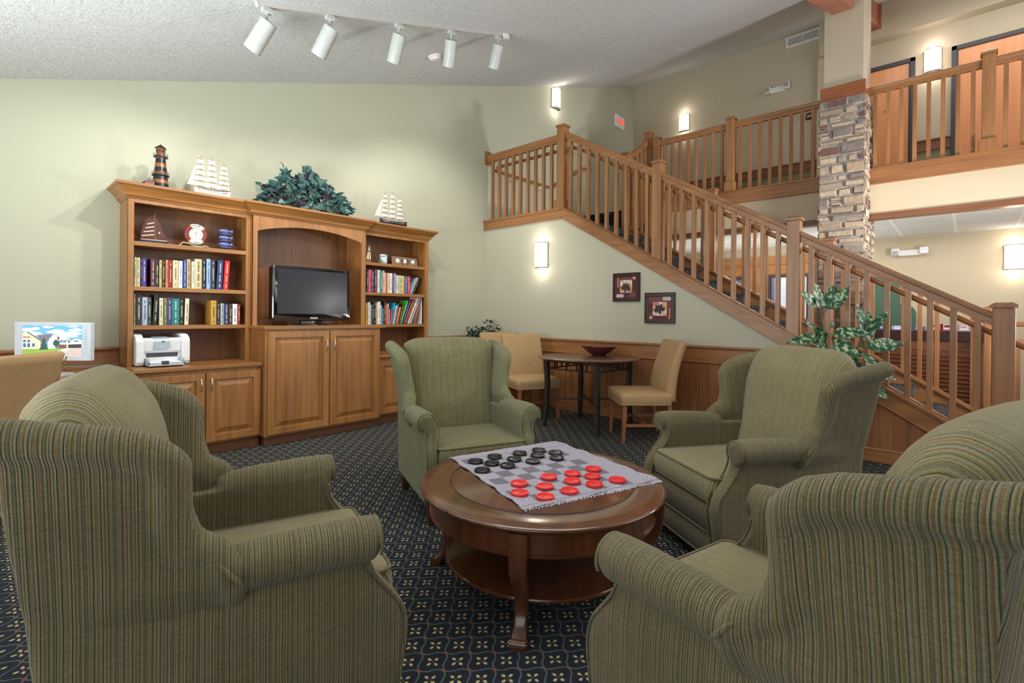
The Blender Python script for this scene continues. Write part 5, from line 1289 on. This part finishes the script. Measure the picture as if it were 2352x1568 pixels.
for j in range(nv*3):
    for side in (0, 1):
        v = j/(nv*3); p = (A_*(1-v)+B_*v) if side == 0 else (D_*(1-v)+C_*v); s = -1 if side == 0 else 1
        L = rnd.uniform(.006, .016); m.tube([(p.x-s*.004, p.y, .004), (p.x+s*L*.6, p.y+rnd.uniform(-.004, .004), .005), (p.x+s*L, p.y+rnd.uniform(-.006, .006), .002)], .0012, 4)
m.build('fringe', plain('fringe_yarn', (206, 202, 212), .95), o)
CHK = {'red': plain('checker_red', (206, 34, 38), .28), 'black': plain('checker_black', (20, 21, 24), .22)}
def checker(col):
    m = MB(); r = .0385
    m.lathe([(0, 0), (r-.003, 0), (r, .002), (r, .0115), (r-.002, .0135), (r-.0055, .0135), (r-.0075, .0105), (r-.009, .0085), (r-.016, .0092), (r-.018, .0084), (r-.023, .0090), (r-.025, .0082), (0, .0088)], n=48)
    return m.build('checker_piece', CHK[col], auto=35)
blk = [(-1.832, 1.734), (-1.823, 1.862), (-1.705, 1.658), (-1.75, 1.769), (-1.718, 1.9), (-1.669, 1.797), (-1.769, 2.001), (-1.734, 2.12), (-1.676, 2.038), (-1.626, 1.94), (-1.639, 2.147), (-1.575, 2.073)]
red = [(-1.455, 1.643), (-1.375, 1.556), (-1.348, 1.692), (-1.271, 1.597), (-1.414, 1.803), (-1.364, 1.918), (-1.303, 1.833), (-1.24, 1.723), (-1.334, 2.05), (-1.274, 1.952), (-1.208, 1.867), (-1.165, 1.988)]
BL = ['black checker at the far left corner of the mat', 'black checker, second from left in the back-left pair', 'black checker nearest the camera, at left of the mat', 'black checker just right of the leftmost one', 'black checker in the middle of the black group, upper of two',
      'black checker in the black group nearest the empty squares at left', 'black checker in the back row left of the two farthest', 'farthest black checker, top of the pair at the back', 'black checker directly in front of the farthest black one', 'black checker nearest the red pieces, centre of mat', 'black checker at far right, upper of the pair', 'black checker at far right, lower of the pair']
RL_ = ['leftmost red checker of the upper row', 'red checker at the near left corner, left of bottom row', 'red checker centred above the nearest one', 'red checker nearest the camera, at the tip of mat', 'farthest left red checker, closest to black pieces', 'red checker left of the farthest red one', 'red checker in the middle of the red group', 'red checker right of the nearest one, bottom row',
       'farthest red checker from the camera', 'red checker directly in front of the farthest red one', 'red checker between middle pieces and the rightmost one', 'rightmost red checker near the mat corner']
for pts, labs, c in ((blk, BL, 'black'), (red, RL_, 'red')):
    first = checker(c)
    for i, ((x, y), lb) in enumerate(zip(pts, labs)):
        o = first if i == 0 else first.copy()
        if i: COL.objects.link(o)
        o.location = (x, y, .4650); o.rotation_euler = (0, 0, i); tag(o, lb, 'game piece', c+' checkers on the mat')

# ================================================================== CAFE TABLE AND DINING CHAIRS
M_IRON = plain('bronzed_iron', (70, 62, 56), .45, .7, bmp=(40, .3, .004))
cf = thing('cafe_table', 'round walnut-topped table with dark metal legs by the wainscot', 'table', (-3.06, 4.585, 0))
m = MB(); m.lathe([(0, .742), (.535, .742), (.552, .748), (.556, .756), (.548, .764), (.50, .766), (0, .766)], n=72); m.build('tabletop', WALN, cf, auto=50)
for sx in (-1, 1):
    for sy in (-1, 1):
        m = MB(); R = []
        for z, k, w_ in ((0, .345, .014), (.05, .338, .018), (.2, .325, .022), (.45, .318, .023), (.742, .325, .022)):
            R.append([V((sx*k+a*w_, sy*k+b*w_, z)) for a, b in ((-1, -1), (1, -1), (1, 1), (-1, 1))])
        m.rings(R); m.build('leg', M_IRON, cf)
m = MB(); k = .318
for a, b in (((-k, -k), (k, -k)), ((k, -k), (k, k)), ((k, k), (-k, k)), ((-k, k), (-k, -k))):
    for z in (.635, .715): m.bar((*a, z), (*b, z), .022, .012)
    for f in (.2, .4, .6, .8):
        x, y = a[0]+(b[0]-a[0])*f, a[1]+(b[1]-a[1])*f; m.bar((x, y, .635), (x, y, .715), .014, .014, (1, 0, 0))
m.build('lattice_apron', M_IRON, cf)
m = MB(); m.bar((-k, -k, .30), (k, k, .30), .02, .014); m.bar((-k, k, .30), (k, -k, .30), .02, .014); m.build('cross_stretcher', M_IRON, cf)
bw = thing('fruit_bowl', 'dark red-brown wooden bowl with pointed rim on cafe table', 'bowl', (-3.10, 4.86, .7665), YAW)
m = MB()
R = []
for r, z in ((.001, .0), (.065, .0), (.075, .006), (.13, .04), (.175, .08), (.19, .098), (.184, .098), (.165, .08), (.12, .045), (.06, .016), (.001, .014)):
    R.append([V((r*math.cos(a)*(1.0+.10*abs(math.cos(a))**6), r*.86*math.sin(a), z+(.010*abs(math.cos(a))**4 if z > .05 else 0))) for a in [2*PI*i/40 for i in range(40)]])
m.rings(R); m.build('bowl', plain('bowl_mahogany', (84, 34, 30), .3, coat=.4), bw, auto=60)
APR = plain('fruit_red', (150, 44, 56), .35)
for k, (dx, dy, dz, lb) in enumerate(((-.035, .02, .045, 'left red fruit with dark stem in the wooden bowl'), (.045, .0, .042, 'right red fruit with dark stem in the wooden bowl'), (.0, -.05, .04, 'front pale red fruit lying in the wooden bowl'))):
    f_ = thing('fruit', lb, 'fruit', (-3.10+dx*.74-dy*.67, 4.86+dx*.67+dy*.74, .7665+dz+.022), k*1.1, 'fruits in the bowl')
    m = MB(); m.lathe([(.001, -.028), (.02, -.030), (.036, -.012), (.038, .012), (.026, .032), (.008, .034), (.001, .028)], n=24); m.build('flesh', APR, f_, auto=80)
    if k < 2:
        m = MB(); m.tube([(0, 0, .028), (.004, .0, .05), (.016, .004, .075), (.03*(1-2*k), .0, .088)], .003, 6); m.build('stem', DKM, f_, auto=60)
TANF = plain('tan_upholstery', (170, 138, 96), .85, bmp=(500, .25, .002))
def dining_chair(label, loc, rz, grp='tan upholstered dining chairs'):
    t = thing('dining_chair', label, 'chair', loc, rz, grp)
    m = MB(); R = []
    for z, e in ((.365, 0), (.37, .004), (.42, .006), (.445, .010), (.468, .004), (.480, -.012)):
        R.append(superring(-.24, .25+e, -.275-e, .275+e, z, .03, 5))
    for q in (.75, .45): R.append([V((p.x*q, p.y*q, .480+.022*(1-q*q))) for p in R[-1]])
    m.rings(R); m.build('seat', TANF, t, smooth=True)
    m = MB(); m.tube(superring(-.238, .256, -.279, .279, .372, .03, 5), .004, 6, closed=True); m.build('piping', TANF, t, auto=60)
    # back
    m = MB(); R = []
    for i in range(17):
        v = i/16; z = .40+.545*v; yc = -.225-.02*v-.10*v**2; th = .045-.012*v+(.006*math.sin(PI*v)); hw_ = .272-.03*v+(.02*v**3)
        ring = []
        for x, y in rrect(hw_, th, min(th*.9, .03), 5):
            u = abs(x)/hw_
            dz = 0 if v < .85 else ((v-.85)/.15)*(.030*u**2-.010)
            ring.append(V((x, yc+y-.035*(1-u*u)*v*.6, z+dz)))
        R.append(ring)
    for q in (.7,): R.append([V((p.x*.96, yc+(p.y-yc)*.5, p.z+.012)) for p in R[-1]])
    m.rings(R); m.build('backrest', TANF, t, smooth=True)
    m = MB(); v = 1.0
    for sx in (1, -1):
        m.tube([(sx*(.272-.03*v+.02*v**3-.004), -.225-.02*v-.10*v**2-(.045-.012*v)+.002-.0*v, .40+.545*v) for v in [k/10 for k in range(11)]], .004, 6)
    m.build('piping', TANF, t, auto=60)
    for sx in (-1, 1):
        for y, y2 in ((.215, .225), (-.215, -.27)):
            m = MB(); m.rings([[V((sx*x+a*w_, yy+b*w_, z)) for a, b in ((-1, -1), (1, -1), (1, 1), (-1, 1))] for z, w_, x, yy in ((0, .014, .245, y2), (.366, .022, .243, y))]); m.build('leg', DLEG, t, bev=.003)
    m = MB()
    for sx in (-1, 1): m.bar((sx*.244, .215, .17), (sx*.244, -.235, .17), .018, .026)
    m.bar((-.244, 0, .17), (.244, 0, .17), .018, .026); m.build('stretcher', DLEG, t)
    return t
DC1 = dining_chair('tan dining chair right of the cafe table, turned toward the camera', (-2.42, 4.54, 0), math.radians(135))
for lb, loc, r in (('tan dining chair left of the cafe table, behind the wing chair', (-3.83, 4.53, 0), -116), ('tan dining chair mostly hidden behind the left cafe chair', (-4.40, 4.70, 0), -116), ('tan dining chair at the desk, rear of backrest at left edge', (-4.06, -.06, 0), 131)):
    c = copy_tree(DC1); c.location = loc; c.rotation_euler = (0, 0, math.radians(r)); c['label'] = lb
bpy.data.objects.remove  # (no-op)

# ================================================================== PICTURES
def picture(name, label, x0, x1, z0, z1, flip):
    t = thing('framed_picture', label, 'picture', ((x0+x1)/2, YB, z0), 0, 'leaf prints under the stairs')
    w_, h = x1-x0, z1-z0; f = .038
    m = MB()
    for a, b in (((x0, z0), (x1, z0+f)), ((x0, z1-f), (x1, z1)), ((x0, z0+f), (x0+f, z1-f)), ((x1-f, z0+f), (x1, z1-f))):
        m.box((a[0], YB-.032, a[1]), (b[0], YB-.001, b[1]), .004)
    m.build('frame', plain('frame_mahogany', (62, 22, 22), .3, coat=.3), t, world=True)
    m = MB(); e = .006
    for a, b in (((x0-e, z0-e), (x1+e, z0+.008)), ((x0-e, z1-.008), (x1+e, z1+e)), ((x0-e, z0+.008), (x0+.008, z1-.008)), ((x1-.008, z0+.008), (x1+e, z1-.008))):
        m.box((a[0], YB-.034, a[1]), (b[0], YB-.001, b[1]))
    m.build('frame_edge', plain('frame_black', (30, 26, 30), .25), t, world=True)
    cols = [plain('print_brown', (104, 62, 58), .6), plain('print_dark', (78, 30, 34), .6), plain('print_peach', (222, 160, 124), .6), plain('print_white', (214, 206, 206), .6), plain('print_leaf', (52, 38, 36), .6), plain('print_rose', (190, 120, 112), .6)]
    m = MB(); k = [0]
    ax0, ax1, az0, az1 = x0+f, x1-f, z0+f, z1-f
    def R(i, u0, v0, u1, v1):
        if flip: u0, u1, v0, v1 = 1-u1, 1-u0, 1-v1, 1-v0
        k[0] += 1; m.mi = i; d = YB-.020-.0003*k[0]
        m.box((ax0+(ax1-ax0)*u0, d, az0+(az1-az0)*v0), (ax0+(ax1-ax0)*u1, YB-.018, az0+(az1-az0)*v1))
    R(1 if not flip else 0, 0, 0, 1, 1); R(0 if not flip else 1, .02, .5, .16, .92); R(0, .62, .02, .98, .4); R(1 if flip else 0, .2, .86, .8, .98)
    R(5, .03, .5, .10, .98); R(5, .82, .86, .97, .99); R(3, .86, .89, .93, .96); R(3, .0, .02, .36, .17); R(5, .34, .02, .38, .17); R(1, .70, .3, .98, .7)
    R(2, .18, .24, .80, .84); R(3, .36, .72, .62, .84); R(3, .18, .60, .34, .72); R(3, .40, .24, .62, .36); R(5, .58, .24, .80, .40); R(3, .66, .66, .80, .78)
    for q in range(6): R(1, .05+.05*q, .04, .056+.05*q, .15)
    m.build('print', cols, t, world=True)
    L = [(0, 1.05), (.10, .80), (.22, .84), (.17, .52), (.20, .36), (.40, .60), (.48, .50), (.66, .66), (.62, .46), (.86, .52), (.72, .28), (1.0, .10), (.62, -.04), (.46, -.10), (.66, -.34), (.50, -.36), (.42, -.56), (.22, -.36), (.05, -.34), (.05, -.80)]
    L = L+[(-x, y) for x, y in L[::-1][:-1]]
    rot = math.radians(190 if flip else 172); s = w_*.22; cx, cz_ = (x0+x1)/2-.002, z0+h*(.50 if flip else .52)
    m = MB(); m.prism([(cx+s*(a*math.cos(rot)-b*math.sin(rot)), cz_+s*(a*math.sin(rot)+b*math.cos(rot))) for a, b in L], 'y', YB-.0305, YB-.028)
    m.build('leaf_motif', cols[4], t, world=True)
picture('a', 'framed leaf print, higher and left of the two', -3.100, -2.768, 1.390, 1.712, False)
picture('b', 'framed leaf print, lower and right of the two', -2.687, -2.345, 1.143, 1.473, True)

# ================================================================== PLANTS
pl = thing('potted_dieffenbachia', 'leafy variegated plant behind the right wing chair, before the stairs', 'plant', (-.86, 4.72, 0))
def variegated():
    m, nt, b = newmat('variegated_leaf'); f = noise(nt, texco(nt), 32, 3, .65)
    nt.links.new(ramp(nt, f, [(.44, lin((26, 66, 44))), (.53, lin((60, 110, 72))), (.60, lin((178, 196, 152)))]), b.inputs['Base Color']); b.inputs['Roughness'].default_value = .35; return m
m = MB(); m.lathe([(0, 0), (.12, 0), (.15, .28), (.16, .30), (.145, .30), (.13, .26), (0, .26)], n=32); m.build('pot', plain('pot_brown', (92, 58, 42), .5), pl, auto=40)
m = MB(); m.lathe([(0, .24), (.13, .262), (0, .27)], n=24); m.build('soil', plain('soil', (44, 32, 24), .95), pl)
ST = MB(); LV = MB()
R2_ = V((.737, .676, 0)); F2_ = V((-.676, .737, 0))
def W(u, z, d=0): return R2_*u+F2_*d+V((0, 0, z))   # u: sideways as seen from the lounge
for pts in ([W(.0, .26), W(.03, .7), W(.02, 1.0), W(-.02, 1.22), W(-.03, 1.36)], [W(.04, .26), W(.16, .7), W(.28, .98), W(.34, 1.12), W(.36, 1.2)], [W(-.02, .26), W(-.03, .7), W(.0, 1.02)]):
    ST.tube(pts, [.012]+[.008]*(len(pts)-2)+[.003], 8)
LS = [(-.03, 1.28, -.20, .16, .05, .20, 1.0), (-.02, 1.26, -.05, .22, .0, .20, 1.0), (.0, 1.25, .07, .24, .0, .21, .75), (.0, 1.26, .22, .26, .05, .23, 1.0), (-.02, 1.10, -.22, .12, .1, .20, .25),
      (.02, 1.08, .26, .04, .1, .26, .8), (.01, 1.06, -.28, -.02, .0, .26, .7), (.0, 1.05, -.14, -.12, .15, .19, .8), (.04, 1.06, .16, -.12, .1, .22, .9), (.05, 1.12, .14, .12, -.15, .16, .7),
      (.33, 1.08, -.06, .26, .0, .22, .9), (.35, 1.08, .14, .20, .05, .20, .8), (.33, 1.0, .06, .20, -.05, .25, 1.1), (.30, .98, .30, .04, .05, .28, .9), (.28, .98, -.30, -.02, .1, .28, 1.0),
      (.28, .96, -.22, -.12, .05, .24, 1.0), (.30, .97, .02, -.14, .12, .20, 1.1), (.02, .96, -.24, -.06, .0, .24, 1.1), (.04, .96, .20, -.10, .05, .22, 1.1), (.0, .98, -.10, .14, .1, .2, 1.0),
      (.3, .85, .26, -.10, .05, .24, 1.0), (.3, .75, .22, -.2, .1, .2, 1.0), (-.02, .8, -.25, -.12, .1, .24, 1.0), (.1, .8, .1, -.2, .2, .24, 1.0)]
rnd = random.Random(2)
def big_leaf(mb, base, d, nrm, L, wmax, droop):
    d = V(d).normalized(); side = d.cross(V(nrm)).normalized(); nn = side.cross(d).normalized()
    n_ = 12; rows = []
    for i in range(n_+1):
        v = i/n_; w_ = wmax*(math.sin(PI*min(1, v**.72))**.85) if 0 < v < 1 else .0008
        row = []
        for k in range(-3, 4):
            u = k/3
            p = V(base)+d*(v*L)+side*(u*w_)+nn*(-.16*abs(u)*w_*-1-.22*v*v*L*droop+.012*math.sin(v*14+k)*w_/.05*.2)+V((0, 0, -droop*.25*v*v*L))
            row.append(p)
        rows.append(row)
    R_ = [r+[p-nn*.0014 for p in r[::-1]] for r in rows]
    mb.rings(R_)
for u, z, du, dz, dd, L, wd in LS:
    base = W(u, z); d = R2_*du+F2_*(-dd)+V((0, 0, dz))
    b2 = base+d.normalized()*.04; ST.tube([base, b2], .0035, 5)
    nrm = -F2_+V((0, 0, .55 if abs(dz) < .1 else .15))+R2_*rnd.uniform(-.35, .35)
    big_leaf(LV, b2, d, nrm, L*1.05, L*.25*max(.35, wd), rnd.uniform(.1, .5) if dz < .15 else .05)
ST.build('stems', plain('plant_stem', (88, 92, 66), .6), pl, auto=60); LV.build('leaves', variegated(), pl, auto=50)
sp_ = thing('potted_ivy', 'small green bushy plant in the corner behind the middle wing chair', 'plant', (-5.02, 4.86, 0))
m = MB(); m.lathe([(0, 0), (.02, 0), (.16, .01), (.02, .03), (.02, .74), (.16, .75), (.16, .77), (0, .77)], n=24); m.build('pedestal', CAB, sp_, auto=40)
m = MB(); m.lathe([(0, .77), (.08, .77), (.10, .88), (.105, .89), (0, .885)], n=24); m.build('pot', plain('pot_brown', (92, 58, 42), .5), sp_, auto=40)
m = MB(); rnd = random.Random(8)
for i in range(260):
    a = rnd.uniform(0, 2*PI); y = rnd.uniform(-.25, .25); zt_ = .97+(.16 if .08 < y < .3 else .05)+rnd.uniform(-.02, .02)
    p = V((rnd.uniform(-.12, .12), y, rnd.uniform(.86, zt_))); leaf(m, p, (rnd.uniform(-1, 1), rnd.uniform(-1, 1), rnd.uniform(-.3, 1)), rnd.uniform(.025, .05), rnd.uniform(-1, 1))
m.build('leaves', leaf_mat('small_leaf', (44, 92, 66), (34, 66, 58)), sp_)
m = MB()
for k in range(6): m.tube([(0, 0, .87), (0, -.12+.06*k, .96), (.02, -.22+.09*k, 1.0+.02*k)], .003, 5)
m.build('stems', RIG, sp_)

# ================================================================== LOBBY ITEMS BEHIND THE STAIRS
m = MB(); P_ = [(-1.75, 0), (-.56, 0), (-.56, 1.28)]+[(-.56-.16*(1-math.cos(a)), 1.28+.16*math.sin(a)) for a in [PI/2*i/8 for i in range(1, 9)]]+[(-.75, 1.44), (-.75, 1.66)]+[(-.75-.42*(1-math.cos(a)), 1.66+.26*math.sin(a)) for a in [PI/2*i/10 for i in range(1, 11)]]+[(-1.75, 1.92)]
m.prism(P_, 'y', YD-.03, YD-.002); tag(m.build('arched_wall_panel', plain('panel_green', (74, 104, 84), .7)), 'dark green arched panel on the lobby wall behind the stair railing', 'wall panel')
ld = thing('louvered_counter', 'dark-topped wooden counter with louvered front, behind the stairs', 'counter', (-.4, 8.1, 0))
DTOP = plain('counter_dark', (54, 32, 30), .4)
x0, x1 = -1.25, .165
m = MB(); m.box((x0, 7.98, .94), (x1, 8.5, 1.07), .006); m.build('top', DTOP, ld, world=True)
m = MB(); m.box((x0+.02, 8.0, .83), (x1-.02, 8.46, .94)); m.box((x0+.02, 8.0, 0), (x0+.08, 8.46, .83)); m.box((x1-.05, 8.0, 0), (x1-.02, 8.46, .83)); m.box((x0+.08, 8.03, 0), (x1-.05, 8.04, .83)); m.box((-.56, 7.998, 0), (-.52, 8.03, .83)); m.build('carcass', wood('counter_wood', (96, 58, 38), (132, 84, 56), 'x'), ld, world=True)
m = MB()
for k in range(14):
    z = .10+.052*k; m.box((-.5*(x1-x0-.13), -.022, -.004), (.5*(x1-x0-.13), .022, .004), m=Matrix.Translation(((x0+x1)/2, 8.005, z)) @ Matrix.Rotation(.7, 4, 'X'))
m.build('louvers', MATS['counter_wood'], ld, world=True)
rnd = random.Random(6)
BRO = [('blue', (70, 80, 150), -.92, .22, .085, 'blue brochure holder on the dark counter, leftmost'), ('white', (196, 200, 226), -.66, .12, .05, 'low pale brochure stack right of the blue holder'), ('blue_low', (90, 104, 170), -.44, .10, .045, 'low blue brochure stack near the middle of counter'),
       ('red', (150, 50, 56), -.24, .26, .085, 'red-backed brochure holder at middle of counter'), ('pink', (206, 180, 182), .03, .22, .075, 'pale brochure holder at the right end of counter')]
for nme, c, x, w_, h, lb in BRO:
    t = thing('brochure_holder', lb, 'brochure holder', (x, 8.2, 1.0705), 0, 'brochures on the dark counter')
    m = MB(); m.box((-w_/2, -.05, 0), (w_/2, .05, .012)); m.box((-w_/2, .035, 0), (w_/2, .05, h)); m.box((-w_/2, -.05, 0), (-w_/2+.004, .05, h*.8)); m.build('rack', plain('rack_'+nme, c, .5), t)
    n_ = max(1, int(w_/.09))
    for k in range(n_):
        cx = -w_/2+w_*(k+.5)/n_
        m = MB(); m.mi = 0; m.box((cx-.038, .015, .01), (cx+.038, .028, h*.96)); m.mi = 1; m.box((cx-.03, .013, h*.45), (cx+.03, .0152, h*.85)); m.build('brochure', [plain('paper_white', (238, 238, 244), .8), plain('bro_'+nme, tuple(int(v*.8+30) for v in c), .6)], t)
